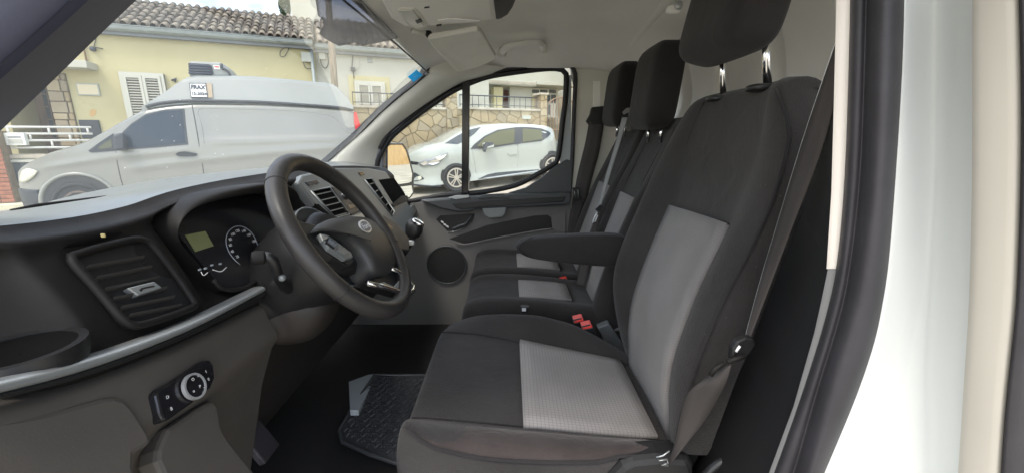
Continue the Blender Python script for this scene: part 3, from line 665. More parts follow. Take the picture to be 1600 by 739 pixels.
# centre stack
cs = Pl(P(470, 280, 1.12), P(598, 264, 1.85), P(552, 408, 1.16))
def Cq(px, py, off=0): return cs.hit(px, py, off)
prism('stack_side', [P(x, y, 1.10) for x, y in ((463, 300), (477, 305), (500, 326), (522, 346), (540, 420), (470, 430), (455, 400))], Y_ * .015, K['void'], dash)
stack = prism('centre_stack', [Cq(x, y, .012) for x, y in ((466, 284), (472, 273), (520, 262), (575, 262), (603, 268), (625, 300), (648, 333), (640, 360), (585, 395), (556, 420), (535, 390), (505, 335))], -cs.n * .10, K['stackgrey'], dash, bev=.006)
def cpk(name, pts, off, dep, m, bev=0, parent=None): return prism(name, [Cq(x, y, .012 + off) for x, y in pts], -cs.n * dep, m, parent or stack, bev=bev)
cpk('hazard_switch', [(477, 285), (494, 281), (500, 286), (484, 291)], .002, .01, K['gloss'], .001)
for poly, n_, ends in (([(487, 299), (515, 293), (546, 335), (524, 341)], 5, .5), ([(570, 281), (580, 279), (616, 330), (613, 337)], 5, .5)):
    v = cpk('centre_vent', poly, .001, .03, K['void'])
    a, b, c_, d_ = [Cq(*q, .014) for q in poly]
    for i in range(n_):
        t = (i + .6) / n_; p, q = a.lerp(d_, t), b.lerp(c_, t); dz = (d_ - a).normalized() * .0035
        V4 = [p, q, q - cs.n * .012, p - cs.n * .012]
        mesh('vent_slat', V4 + [x + dz for x in V4], [(0, 1, 2, 3), (7, 6, 5, 4), (0, 4, 5, 1), (1, 5, 6, 2), (2, 6, 7, 3), (3, 7, 4, 0)], K['stackgrey'], v, smooth_=False)
    tube('vent_bezel', [a, b, c_, d_], .003, K['silver'], v, closed=True, seg=6)
rad = cpk('radio', [(519, 293), (540, 288), (570, 318), (575, 325), (550, 336), (541, 330)], .004, .01, K['plastic2'], .002)
cpk('radio_display', [(540, 300), (549, 298), (561, 313), (552, 316)], .006, .002, mat('radio_teal', (.10, .30, .27), .3), parent=rad)
cpk('radio_slot', [(545, 321), (563, 316), (566, 320), (548, 326)], .006, .002, K['signbrown'], parent=rad)
disc('radio_knob', Cq(541, 305, .016), cs.n, 0, .012, .014, K['gloss'], rad)
disc('knob_ring', Cq(541, 305, .016), cs.n, .012, .0135, .006, K['chrome'], rad)
cpk('radio_trim', [(548, 339), (575, 330), (580, 336), (552, 347)], .003, .01, K['silver'], .001)
bin_ = cpk('storage_bin', [(592, 281), (616, 278), (634, 306), (638, 314), (618, 323)], .002, .02, K['void'], .002)
cpk('bin_edge', [(612, 320), (628, 306), (637, 306), (638, 314), (618, 323)], .006, .004, K['plastic'], parent=bin_)
cpk('stack_button', [(560, 270), (567, 269), (571, 273), (564, 275)], .002, .01, K['gloss'], .001)
cpk('lower_tray', [(622, 340), (652, 314), (656, 322), (640, 350), (622, 362)], -.004, .04, K['stackgrey'], .004)
# gear lever
gl_ = Thing('gear_lever', 'short dash mounted gear lever with black and silver knob beside the steering wheel', 'gear lever', P(640, 385, 1.35))
tube('lever_stem', [P(628, 392, 1.34), P(640, 376, 1.31), P(647, 362, 1.30)], [.02, .016, .014], K['plastic2'], gl_, seg=12)
soft('knob', P(647, 357, 1.28), X_ * .027 + Z_ * .004, Y_ * .027, Z_ * .033, K['plastic2'], gl_, e=2.5)
soft('knob_cap', P(653, 348, 1.268), X_ * .018 - Z_ * .010, Y_ * .016, Z_ * .008 + X_ * .005, K['chrome'], gl_, e=2.5)
soft('gaiter_ring', P(642, 379, 1.27), X_ * .012, Y_ * .006, Z_ * .009, K['silver'], gl_, e=4)

# ================================================================== STEERING WHEEL
sw = Thing('steering_wheel', 'black leather steering wheel with airbag hub and chrome lower spoke', 'steering wheel', WC)
RW = .176
rim = [WC + (Y_ * math.cos(a) + WT * math.sin(a)) * RW for a in [2 * math.pi * i / 64 for i in range(64)]]
rim_o = tube('rim', rim, .0175, K['leather'], sw, closed=True, seg=16)
for a in (R(52), R(128), R(205), R(335)):
    cpt = WC + (Y_ * math.cos(a) + WT * math.sin(a)) * RW; rd = (Y_ * math.cos(a) + WT * math.sin(a))
    tube('rim_seam', [cpt + (rd * math.cos(b) + WN * math.sin(b)) * .0176 for b in [2 * math.pi * i / 20 for i in range(20)]], .0009, K['rubber2'], rim_o, closed=True, seg=5)
wpl = Pl(WC, WC + Y_, WC + WT)
if wpl.n.dot(WN) < 0: wpl.n = -wpl.n
def H(px, py, off=0): return wpl.hit(px, py, off)
def hp(name, pts, off, dep, m, parent=None, bev=.003, **kw): return prism(name, [H(x, y, off) for x, y in pts], -WN * dep, m, parent or sw, bev=bev, **kw)
pad = [(491, 360), (500, 350), (518, 341), (547, 337), (576, 341), (597, 357), (612, 381), (619, 404), (617, 419), (606, 427), (592, 428), (580, 420)]
pad += [(566, 397), (548, 379), (524, 366)]
pp_ = [H(x, y, .004) for x, y in pad]; cen = sum(pp_, Vector()) / len(pp_); oc = smooth(pp_ + pp_[:1], 60)[:-1]
rows = []
for s_, o_ in ((1.0, -.05), (1.02, -.012), (1.0, 0), (.93, .008), (.75, .014), (.45, .018), (.02, .019)):
    rows.append([cen + (p - cen) * s_ + WN * (o_ - .004) for p in oc])
hubp = grid('hub_pad', rows, K['hub'], sw, closed=True)
rows = [[WC + WN * k_ + Y_ * math.cos(a) * r_ + WT * math.sin(a) * r_ for a in [2 * math.pi * i / 24 for i in range(24)]] for k_, r_ in ((-.06, .07), (-.03, .075), (-.015, .06), (-.012, .001))]
grid('hub_core', rows, K['rubber2'], sw, closed=True)
bc = H(569, 355, .016); bx = (H(579, 351, .016) - bc).normalized(); bx = (bx - WN * bx.dot(WN)).normalized(); by = WN.cross(bx)
bd = disc('badge', bc, WN, 0, .0255, .004, K['badgering'], hubp, xr=by, ell=.62)
disc('badge_field', bc + WN * .0041, WN, 0, .0215, .0006, mat('badge_dark', (.07, .09, .13), .3), bd, xr=by, ell=.58)
text('badge_script', 'Ford', bc + WN * .0052, bx, by, .019, K['badgemark'], bd, ext=.0003)
hp('pad_mark', [(543, 366), (551, 364), (552, 367), (545, 369)], .0145, .001, K['rubber2'], hubp, bev=0)
hp('pad_mark', [(600, 404), (606, 401), (607, 403), (601, 406)], .0125, .001, K['rubber2'], hubp, bev=0)
# spokes
sl_ = hp('left_spoke', [(440, 330), (470, 345), (500, 352), (520, 362), (552, 398), (556, 410), (545, 416), (520, 402), (480, 372), (455, 352)], -.006, .02, K['plastic2'], bev=.004)
hp('button_plate', [(499, 366), (512, 366), (549, 394), (552, 402), (541, 405), (515, 388)], .003, .012, K['stackgrey'], sl_, bev=.002)
hp('button', [(500, 365), (510, 366), (514, 372), (505, 376)], .006, .008, K['silver'], sl_, bev=.001)
hp('button', [(514, 371), (528, 383), (524, 388), (511, 378)], .007, .006, K['gloss'], sl_, bev=.001)
hp('button', [(530, 386), (545, 393), (540, 399), (527, 391)], .007, .006, K['stackgrey'], sl_, bev=.001)
sr_ = hp('right_spoke', [(583, 342), (600, 336), (622, 350), (640, 372), (640, 392), (620, 390), (605, 372)], -.008, .02, K['plastic2'], bev=.004)
hp('button_plate', [(588, 345), (600, 342), (614, 356), (611, 366), (600, 361)], .002, .012, K['gloss'], sr_, bev=.002)
for q in ([(602, 350), (612, 358), (609, 363), (600, 356)], [(619, 395), (624, 397), (625, 403), (620, 402)], [(616, 384), (621, 387), (622, 392), (617, 390)]):
    hp('button', q, .005, .006, K['silver'], sr_, bev=.001)
lo_ = hp('lower_spoke', [(612, 419), (627, 426), (650, 446), (650, 456), (640, 464), (610, 455), (572, 442), (590, 432), (606, 428)], -.006, .02, K['plastic2'], bev=.003)
tube('chrome_fork', [H(x, y, .004) for x, y in ((611, 420), (620, 423), (634, 434), (646, 446), (645, 453), (637, 459), (622, 455), (600, 448), (574, 442))],   .0055, K['chrome'], lo_, seg=8)
hp('fork_face', [(616, 447), (625, 436), (632, 437), (645, 448), (644, 455), (634, 456), (606, 446), (590, 443), (600, 440)], .0015, .004, K['silver'], lo_, bev=.001)

# ================================================================== PEDALS AND MATS
for i, (x, y, l) in enumerate(((405, 690, 'clutch pedal with worn shiny edge in the dark driver footwell'),)):
    pd = Thing('pedal', l, 'pedal', P(x, y, .80))
    c0_ = P(405, 690, .80)
    box('pedal_pad', c0_, X_ * .008 + Z_ * .004, Y_ * .03, Z_ * .035 - X_ * .02, K['rubber'], pd, bev=.004)
    tube('pedal_arm', [c0_ + X_ * -.01, c0_ + Vector((-.05, 0, .10)), c0_ + Vector((-.06, 0, .30))], .009, K['silver'], pd, seg=8)
mz = .455
mt = [(585, 585), (640, 586), (700, 586), (700, 735), (640, 730), (575, 708), (535, 690), (530, 672), (548, 640)]
mp_ = Pl(PZ(585, 585, mz + .06), PZ(700, 590, mz + .06), PZ(600, 720, mz))
fm = Thing('floor_mat', 'black rubber floor mat with moulded loop tread in the footwell', 'floor mat', mp_.hit(600, 660))
prism('mat_sheet', [mp_.hit(x, y) for x, y in mt], -mp_.n * .012, K['mat'], fm)
tube('mat_rim', [mp_.hit(x, y, .003) for x, y in mt], .006, K['mat'], fm, closed=True, seg=6)
ex = (mp_.hit(640, 600) - mp_.hit(590, 600)).normalized(); ey = mp_.n.cross(ex)
og = mp_.hit(592, 590, .002); paths = []
poly2 = [((mp_.hit(x, y) - og).dot(ex), (mp_.hit(x, y) - og).dot(ey)) for x, y in mt]
def inside(p, poly):
    r = False; n = len(poly)
    for i in range(n):
        x1, y1 = poly[i]; x2, y2 = poly[(i + 1) % n]
        if (y1 > p[1]) != (y2 > p[1]) and p[0] < (x2 - x1) * (p[1] - y1) / (y2 - y1) + x1: r = not r
    return r
for i in range(-12, 16):
    for j in range(-30, 30):
        x, y = i * .026 + (.013 if j % 2 else 0), j * .019
        cs4 = [(x + dx * 1.3, y + dy * 1.3) for dx in (-.012, .012) for dy in (-.008, .008)]
        if not all(inside(c, poly2) for c in cs4): continue
        s_ = 1 if i % 2 else -1
        loop = [(-.010, -.006), (-.010 + .004 * s_, .006), (.004, .0065), (.010, .002), (.010 - .004 * s_, -.0065)]
        paths.append([og + ex * (x + a) + ey * (y + b) for a, b in loop])
tag(tubes('tread', paths, .0030, K['mat'], fm, seg=4), kind='stuff')
cpt = [PZ(x, y, mz + .05) for x, y in ((545, 596), (575, 585), (590, 583), (560, 640), (547, 640))]
cp = Thing('carpet_piece', 'pale grey carpet scrap beside the edge of the rubber mat', 'carpet', cpt[0])
prism('carpet_sheet', cpt, Z_ * -.02, K['carpet'], cp)
# ================================================================== DRIVER SEAT
seat = Thing('driver_chair', 'large dark grey cloth driver seat with light grey woven panels, nearest the doorway', 'car seat', (.1, .85, .40))
def tl(pts): return [P(*q) for q in pts]
NB = 11
bA = tl([(1000, 590, 1.09), (985, 562, 1.09), (962, 500, 1.09), (949, 440, 1.09), (957, 393, 1.09), (979, 345, 1.09), (1012, 270, 1.08), (1045, 212, 1.07), (1072, 172, 1.05)])
bB = tl([(1000, 612, 1.0), (984, 560, 1.0), (983, 515, 1.0), (988, 473, 1.0), (1000, 434, 1.0), (1022, 378, 1.0), (1047, 320, 1.0), (1057, 276, .995), (1066, 225, .985), (1078, 182, .975), (1092, 160, .97)])
bC = tl([(1052, 705, .70), (1044, 668, .70), (1039, 621, .70), (1046, 560, .70), (1066, 508, .70), (1085, 456, .70), (1108, 409, .70), (1137, 350, .70), (1162, 296, .70), (1182, 235, .70), (1193, 180, .71), (1195, 140, .715)])
bD = tl([(1056, 705, .61), (1062, 660, .61), (1083, 590, .61), (1100, 540, .61), (1120, 492, .61), (1138, 454, .61), (1162, 412, .61), (1197, 338, .61), (1219, 276, .615), (1231, 221, .63), (1233, 184, .64), (1226, 158, .65), (1212, 141, .665)])
A, B, Cc, D = [resample(q, NB, 2) for q in (bA, bB, bC, bD)]
rows = []
for i in range(NB):
    a, b, c, d = A[i], B[i], Cc[i], D[i]; t = i / (NB - 1)
    dp = lerp(.135, .085, t)
    bw = .035 * math.sin(math.pi * min(1, t * 1.25)) if t < .8 else .0
    rows.append([a + Vector((dp, -.01, 0)), a + Vector((dp * .5, .012, 0)), a + Vector((.012, .004, 0)), a.lerp(b, .35) + Vector((-.012 - .2 * bw, 0, 0)), b.lerp(a, .12), b + Vector((.010, -.006, 0)),
                 b.lerp(c, .25) + Vector((.014, 0, 0)), b.lerp(c, .5) + Vector((.016, 0, 0)), b.lerp(c, .75) + Vector((.014, 0, 0)),
                 c + Vector((.010, .006, 0)), c.lerp(d, .12), c.lerp(d, .60) + Vector((-.010 - .3 * bw, 0, 0)), d + Vector((-.002, .0, 0)), d + Vector((.006, -.006, 0)), d + Vector((dp * .5, -.012, 0)), d + Vector((dp, .01, 0))])
last = rows[-1]
rows.append([p + Vector((.022 if 1 < i < 14 else .01, 0, .020 if 1 < i < 14 else .0)) for i, p in enumerate(last)])
rows.append([p + Vector((.065 if 1 < i < 14 else .02, 0, .022 if 1 < i < 14 else -.01)) for i, p in enumerate(last)])
rows.append([p + Vector((.105 if 1 < i < 14 else .03, 0, -.03)) for i, p in enumerate(last)])
rows.append([Vector((q.x + .13, q.y, q.z)) for q in rows[3]])
back = grid('backrest', rows, K['cloth'], seat, sub=2)
ir = []
def cut(poly, py): # part of a column below a pixel row
    return [p for p in poly]
bb = tl([(985, 575, 1.0), (983, 515, 1.0), (988, 473, 1.0), (1000, 434, 1.0), (1022, 378, 1.0), (1047, 322, 1.0)])
bc_ = tl([(1047, 690, .70), (1039, 621, .70), (1046, 560, .70), (1066, 508, .70), (1085, 456, .70), (1108, 409, .70), (1137, 351, .70)])
b1, c1 = resample(bb, 14, 2), resample(bc_, 14, 2)
for b, c in zip(b1, c1):
    ir.append([b.lerp(c, t) + Vector((.004 + .0 * t, 0, 0)) + Vector((.004, 0, 0)) * math.sin(math.pi * t) for t in [i / 8 for i in range(9)]])
grid('backrest_panel', ir, K['wv_b'], back, sol=.016, off=0)
top_l = [lerp(.003, .003, 0)]
tube('panel_seam', [p + Vector((-.003, 0, .001)) for p in ir[-1]], .0022, K['clothside'], back, seg=6)
tube('side_piping', [p + Vector((-.003, -.004, 0)) for p in smooth(D, 40)], .0028, K['clothside'], back, seg=6)
tube('side_piping', [p + Vector((.010, -.004, 0)) for p in smooth(B[7:], 14)], .0022, K['clothside'], back, seg=6)
# cushion
def xres(pts, n): return resample(pts, n, 0)
NC = 12
qD = tl([(633, 668, .60), (640, 678, .60), (651, 687, .60), (689, 702, .60), (764, 717, .60), (821, 720, .60), (878, 722, .60), (934, 720, .60), (961, 712, .60), (1000, 712, .60), (1045, 714, .60)])
qC = tl([(643, 653, .69), (655, 655, .69), (689, 655, .69), (816, 667, .69), (930, 678, .69), (1029, 688, .69), (1062, 692, .69)])
qB = tl([(690, 518, 1.0), (720, 519, 1.0), (760, 523, 1.0), (810, 534, 1.0), (890, 550, 1.0), (972, 566, 1.0), (1010, 574, 1.0)])
qA = tl([(703, 507, 1.06), (722, 496, 1.06), (770, 489, 1.06), (840, 491, 1.06), (900, 506, 1.06), (950, 534, 1.06), (1000, 565, 1.06)])
A, B, Cc, D = [xres(q, NC) for q in (qA, qB, qC, qD)]
rows = []
for i in range(NC):
    a, b, c, d = A[i], B[i], Cc[i], D[i]
    rows.append([a + Vector((0, .045, -.20)), a + Vector((0, .045, -.05)), a + Vector((0, .022, -.008)), a, b.lerp(a, .15), b + Vector((0, -.004, -.006)), b.lerp(c, .3) + Vector((0, 0, -.006)), b.lerp(c, .6) + Vector((0, 0, -.006)),
                 c + Vector((0, .004, -.006)), c.lerp(d, .15) + Vector((0, 0, .002)), c.lerp(d, .55) + Vector((0, 0, .016)), d + Vector((0, .012, .008)), d, d + Vector((0, -.003, -.03)), d + Vector((.0, .01, -.11))])
f0 = rows[0]
def fr_(dx, dz, kk=1.0): return [p + Vector((dx, 0, dz if 2 < i < 13 else dz * .3)) for i, p in enumerate(f0)]
rows = [[Vector((p.x + .03, p.y, min(p.z - .0, .60))) for p in f0], [Vector((p.x - .012, p.y, min(p.z, .68))) for p in f0], fr_(-.022, -.048), fr_(-.010, -.012)] + rows
cush = grid('cushion', rows, K['cloth'], seat, sub=2)
pb = xres(tl([(812, 534, 1.0), (890, 550, 1.0), (968, 566, 1.0)]), 10); pc = xres(tl([(818, 667, .69), (930, 678, .69), (1027, 686, .69)]), 10)
ir = [[b.lerp(c, t) + Vector((0, 0, .003)) for t in [i / 10 for i in range(11)]] for b, c in zip(pb, pc)]
grid('cushion_panel', ir, K['wv_c'], cush, sol=.012, off=0)
tube('piping', [p + Vector((0, -.002, .002)) for p in smooth(D, 40)], .0032, K['clothside'], cush, seg=6)
tube('seam', smooth([c + Vector((0, .002, .0)) for c in Cc], 30), .002, K['clothside'], cush, seg=6)
tube('seam', smooth([b + Vector((0, -.002, .0)) for b in B], 30), .002, K['clothside'], cush, seg=6)
# warm worn bolster skin along the near side
wr = []
for i in range(NC):
    c, d = Cc[i], D[i]; s_ = min(1, i / 3) - (.35 if i == 0 else 0)
    wr.append([c.lerp(d, .12) + Vector((0, 0, .003 * s_ - .002)), c.lerp(d, .35) + Vector((0, 0, .013 * s_)), c.lerp(d, .6) + Vector((0, -.001 * s_, .019 * s_)), d + Vector((0, .008, .013 * s_)), d + Vector((0, .002 - .004 * s_, .002 * s_))])
grid('near_bolster', wr[:], K['clothwarm'], cush, sub=1)
# base, side cover and recline wheel
bxyz('seat_base', -.12, .42, .64, 1.06, .40, .70, K['plastic2'], seat, bev=.02)
sc_ = [P(x, y, .585) for x, y in ((972, 727), (990, 719), (1030, 715), (1080, 718), (1086, 730), (1086, 800), (945, 800), (952, 748))]
prism('side_cover', sc_, Y_ * .05, K['rubber2'], seat, bev=.012)
kc = P(1158, 762, .572)
kn = disc('recline_wheel', kc, -Y_, .0, .074, .012, K['plastic2'], seat, seg=32)
tube('wheel_rim', [kc - Y_ * .008 + (X_ * math.cos(a) + Z_ * math.sin(a)) * .073 for a in [2 * math.pi * i / 36 for i in range(36)]], .008, K['plastic2'], kn, closed=True, seg=8)
for a in (R(20), R(95), R(160), R(240), R(300)):
    box('wheel_lug', kc - Y_ * .016 + (X_ * math.cos(a) + Z_ * math.sin(a)) * .03, (X_ * math.cos(a) + Z_ * math.sin(a)) * .016, (X_ * -math.sin(a) + Z_ * math.cos(a)) * .008, Y_ * .006, K['gloss'], kn, bev=.003)
# headrest on two steel posts
hc = P(1146, 8, .85)
def hfn(x, y, z): return x * (1 - .06 * abs(y)) + (.10 * (1 - y * y)) * -.0, y * (1 - .06 * max(0, -z) ** 2), z
up2 = (Z_ * .98 + X_ * .2).normalized(); fx = (X_ * .98 - Z_ * .2).normalized()
hr = []
for i in range(11):
    zz = -1 + 2 * i / 10; row = []
    rnd = (1 - abs(zz) ** 5) ** .5 if abs(zz) < 1 else 0.0
    for j in range(24):
        a = 2 * math.pi * j / 24; cx, cy = math.cos(a), math.sin(a)
        x = math.copysign(abs(cx) ** .5, cx) * .052 * (.55 + .45 * rnd); y = math.copysign(abs(cy) ** .42, cy) * .128 * (.80 + .20 * rnd)
        y -= .010 * zz * 0
        row.append(hc + fx * x + Y_ * y + up2 * zz * .098)
    hr.append(row)
hd = grid('headrest', [[sum(hr[0], Vector()) / 24] * 24] + hr + [[sum(hr[-1], Vector()) / 24] * 24], K['clothside'], seat, closed=True, sub=1)
for x, y0, y1, Y, r_ in ((1121, 84, 156, .93, .0062), (1188, 58, 140, .76, .0068)):
    p, q = P(x + 1, y0, Y), P(x - 1, y1, Y); tube('headrest_post', [p + (p - q) * .2 + X_ * .008, q - (p - q) * .02 + X_ * .014], r_, K['chrome'], seat, seg=14)
    soft('post_collar', q + Vector((.002, 0, .002)), X_ * .022, Y_ * .022, Z_ * .007, K['plastic2'], seat, e=3)
# armrest on the inner side
ar = [P(x, y, 1.13) for x, y in ((808, 376), (830, 369), (880, 366), (966, 362), (985, 370), (985, 414), (950, 415), (900, 411), (850, 405), (822, 400), (808, 391), (804, 384))]
ar2 = []
cA = sum(ar, Vector()) / len(ar)
for dy, s_ in ((-.028, .0), (-.03, .86), (-.022, .96), (0, 1.0), (.022, .96), (.03, .86), (.03, 0)):
    ar2.append([Vector((cA.x, 0, cA.z)) + Vector(((p.x - cA.x) * (1 - (1 - s_) * .35 if s_ else 0), 1.13 + dy + .0, (p.z - cA.z) * s_)) for p in ar])
arm = grid('armrest', ar2, K['clothside'], seat, closed=True, sub=2)
tube('armrest_seam', smooth([P(x, y, 1.098) for x, y in ((822, 398), (812, 392), (811, 384), (818, 377), (832, 371))], 14), .0018, K['rubber2'], arm, seg=5)

# ================================================================== PASSENGER BENCH
bench = Thing('passenger_bench', 'dark grey double passenger seat with two headrests beside the far door', 'car seat', (.1, 1.6, .40))
bxyz('bench_base', -.10, .45, 1.28, 1.93, .40, .72, K['plastic2'], bench, bev=.02)
def bench_seat(y0, y1, zt, ztop, hpx, xb, xf):
    rows = []; W_ = y1 - y0
    def prof_(X, z, e=0.0):
        return [Vector((X, y0 + .006, z - .16)), Vector((X, y0 - .004, z - .05)), Vector((X, y0 + .008, z - .008)), Vector((X, y0 + .035, z + .010)), Vector((X, y0 + .065, z + .004)), Vector((X, y0 + .08, z - .004)),
                Vector((X, y0 + W_ * .5, z - .006)), Vector((X, y1 - .08, z - .004)), Vector((X, y1 - .065, z + .004)), Vector((X, y1 - .035, z + .014)), Vector((X, y1 - .008, z - .004)), Vector((X, y1 + .004, z - .05)), Vector((X, y1 - .006, z - .16))]
    xs = [(xf + .03, -.14), (xf - .004, -.12), (xf - .014, -.055), (xf - .004, -.018), (xf + .03, -.002), (xf + .09, .003), (xf + .18, 0), (xf + .27, -.008), (xf + .35, -.018), (xf + .44, -.03)]
    for X, dz in xs: rows.append(prof_(X, zt + dz))
    cu = grid('cushion', rows, K['cloth'], bench, sub=2)
    ir = [[Vector((X, lerp(y0 + .082, y1 - .082, t), zt + dz - .001)) for t in [i / 6 for i in range(7)]] for X, dz in ((.035, .0), (.10, -.0035), (.17, -.010), (.215, -.016))]
    grid('cushion_panel', ir, K['wv_c'], cu, sol=.01, off=0)
    rows = []
    for i in range(10):
        t = i / 9; z = lerp(zt - .09, ztop, t); X = xb(z); bw = .030 * math.sin(math.pi * min(1, t * 1.2 + .05)) if t < .8 else .004
        k = .012 * max(0, t - .75) / .25
        rows.append([Vector((X + .10, y0 + .01 + k, z)), Vector((X + .04, y0 - .002 + k, z)), Vector((X - .004, y0 + .008 + k, z)), Vector((X - bw, y0 + .035 + k, z)), Vector((X - bw * .5, y0 + .066 + k, z)), Vector((X + .006, y0 + .08 + k, z)), Vector((X + .008, y0 + W_ * .5, z)), Vector((X + .006, y1 - .08 - k, z)), Vector((X - bw * .5, y1 - .066 - k, z)), Vector((X - bw, y1 - .035 - k, z)), Vector((X - .004, y1 - .008 - k, z)), Vector((X + .04, y1 + .002 - k, z)), Vector((X + .10, y1 - .01 - k, z))])
    l_ = rows[-1]
    rows.append([p + Vector((.012, 0, .010)) for p in l_]); rows.append([Vector((max(p.x, l_[2].x + .05), p.y, p.z + .012)) for p in l_]); rows.append([Vector((l_[0].x + .01, p.y, p.z - .02)) for p in l_])
    bk = grid('backrest', rows, K['cloth'], bench, sub=2)
    ir = []
    for i in range(9):
        z = lerp(zt - .02, zt + .335, i / 8); X = xb(z)
        ir.append([Vector((X + .002, lerp(y0 + .082, y1 - .082, t), z)) for t in [i2 / 6 for i2 in range(7)]])
    grid('backrest_panel', ir, K['wv_b'], bk, sol=.014, off=0)
    for yy_ in (y0 + .08, y1 - .08):
        tube('seam', [Vector((xb(z) + .003, yy_, z)) for z in (zt + .335, zt + .40, zt + .47, ztop)], .0022, K['clothside'], bk, seg=5)
    # headrest
    hc, hw, hh, ht = hpx; rows = []
    for i in range(11):
        zz = -1 + 2 * i / 10; rnd = (1 - abs(zz) ** 6) ** .5; row = []
        for j in range(24):
            a = 2 * math.pi * j / 24; cx, cy = math.cos(a), math.sin(a)
            row.append(hc + Vector((math.copysign(abs(cx) ** .32, cx) * ht * (.62 + .38 * rnd) + zz * hh * .10, math.copysign(abs(cy) ** .38, cy) * hw * (.84 + .16 * rnd), zz * hh)))
        rows.append(row)
    h_ = grid('headrest', [[sum(rows[0], Vector()) / 24] * 24] + rows + [[sum(rows[-1], Vector()) / 24] * 24], K['clothside'], bench, closed=True, sub=1)
    for dy in (-.06, .06):
        b_ = hc + Vector((.010, dy, -hh))
        tube('headrest_post', [b_ + Z_ * .02, b_ + Vector((-.002, 0, -.04))], .006, K['chrome'], bench, seg=10)
        soft('post_collar', b_ + Vector((-.006, 0, -(hc.z - hh - ztop) + .016)), X_ * .018, Y_ * .018, Z_ * .008, K['plastic2'], bench, e=3)
    return cu, bk
xb = lambda z: .285 + (z - .80) * .33 + max(0, z - 1.2) * .12
h1 = P(1018, 138, 1.40); h2 = P(966, 150, 1.77)
bench_seat(1.25, 1.575, .832, 1.408, (h1 + X_ * .012, .112, .130, .050), xb, -.145)
bench_seat(1.585, 1.94, .832, 1.398, (h2 + X_ * .01, .112, .122, .048), xb, -.15)
# grey plastic between the cushions and the floor rail
pt = [PZ(x, y, .72) for x, y in ((925, 512), (955, 500), (985, 555), (930, 530))]
bl = [(905, 450), (925, 445), (945, 480), (965, 520), (948, 534), (920, 500)]
prism('fold_cover', [P(x, y, 1.22) for x, y in ((934, 512), (952, 505), (972, 535), (978, 555), (950, 545))], Y_ * .03, K['stackgrey'], bench, bev=.003)

# ================================================================== BUCKLES AND BELTS
def buckle(x, y, Y, lab, tilt=.3):
    c = P(x, y, Y); b = Thing('belt_buckle', lab, 'belt buckle', c - Z_ * .04, group='red seat belt buckles between the seats')
    ax = (X_ * .95 + Z_ * .25).normalized(); az = (Z_ * .9 - X_ * .35).normalized(); ay = Y_
    box('buckle_body', c - az * .034, ax * .017, ay * .024, az * .034, K['rubber2'], b, bev=.003)
    box('release_button', c + az * .001 - ay * .003, ax * .0145, ay * .020, az * .0045, K['red'], b, bev=.002)
    box('buckle_slot', c + az * .0045 - ay * .0185 + ax * -.002, ax * .012, ay * .003, az * .003, K['rubber2'], b)
buckle(903, 497, 1.17, 'red topped belt buckle farther from the doorway of the pair beside the driver seat')
buckle(916, 507, 1.12, 'red topped belt buckle nearest the doorway, lowest of the three')
buckle(880, 436, 1.585, 'single red topped belt buckle between the two passenger cushions')
hk = P(820, 482, 1.16)
ck = Thing('belt_clip', 'small black clip lying at the edge of the middle cushion', 'clip', hk)
box('clip_body', hk, X_ * .012, Y_ * .01, Z_ * .009, K['rubber2'], ck, bev=.002); box('clip_face', hk + Vector((-.003, -.0105, .002)), X_ * .006, Y_ * .001, Z_ * .005, K['mark'], ck)
def ribbon(name, L_, R_, m, parent, th=.0015, n=24):
    a, b = smooth(L_, n), smooth(R_, n)
    return grid(name, [[p, p.lerp(q, .33), p.lerp(q, .67), q] for p, q in zip(a, b)], m, parent, sol=th)
# far passenger belt
fb = Thing('passenger_seat_belt', 'black seat belt hanging from a guide on the far door pillar', 'seat belt', P(930, 185, 2.01))
ribbon('webbing', [P(x, y, 2.0) for x, y in ((920, 192), (914, 225), (903, 270), (897, 302))], [P(x, y, 1.98) for x, y in ((944, 192), (936, 240), (925, 280), (916, 318))], K['belt'], fb)
g_ = [(925, 168), (944, 166), (946, 182), (950, 194), (940, 197), (922, 197), (916, 190), (922, 180)]
prism('belt_guide', [P(x, y, 2.005) for x, y in g_], Y_ * .028, K['plastic2'], fb, bev=.004)
ribbon('lower_webbing', [P(x, y, 2.0) for x, y in ((896, 306), (890, 340), (884, 378))], [P(x, y, 1.99) for x, y in ((914, 312), (908, 340), (900, 372))], K['belt'], fb)
prism('belt_tongue', [P(x, y, 1.985) for x, y in ((894, 294), (905, 293), (907, 312), (898, 314))], Y_ * .006, K['plastic2'], fb, bev=.001)
tube('tongue_slot', [P(x, y, 1.98) for x, y in ((897, 298), (903, 297), (904, 309), (899, 310))], .0022, K['silver'], fb, closed=True, seg=6)
# middle belt over the seat top
mb = Thing('middle_seat_belt', 'grey seat belt strap running down the front of the middle backrest', 'seat belt', P(978, 180, 1.58))
ribbon('webbing', [P(x, y, Y) for x, y, Y in ((972, 184, 1.60), (962, 224, 1.58), (948, 270, 1.555), (932, 328, 1.53))], [P(x, y, Y) for x, y, Y in ((981, 184, 1.57), (968, 226, 1.55), (954, 271, 1.53), (937, 328, 1.505))], K['beltgrey'], mb)
prism('belt_guide', [P(x, y, 1.60) for x, y in ((971, 176), (978, 169), (985, 169), (986, 206), (978, 207), (977, 185))], Y_ * .03 + X_ * .03, K['beltgrey'], mb, bev=.004)
prism('guide_mouth', [P(x, y, 1.595) for x, y in ((972, 182), (982, 176), (981, 184), (973, 187))], Y_ * .004, K['rubber2'], mb)
prism('belt_tongue', [P(x, y, 1.50) for x, y in ((930, 328), (938, 320), (943, 324), (936, 332))], Y_ * .008, K['rubber2'], mb, bev=.001)
tube('tongue_plate', [P(x, y, 1.495) for x, y in ((933, 332), (928, 342), (926, 348), (930, 346), (934, 336))], .003, K['mark'], mb, seg=6)
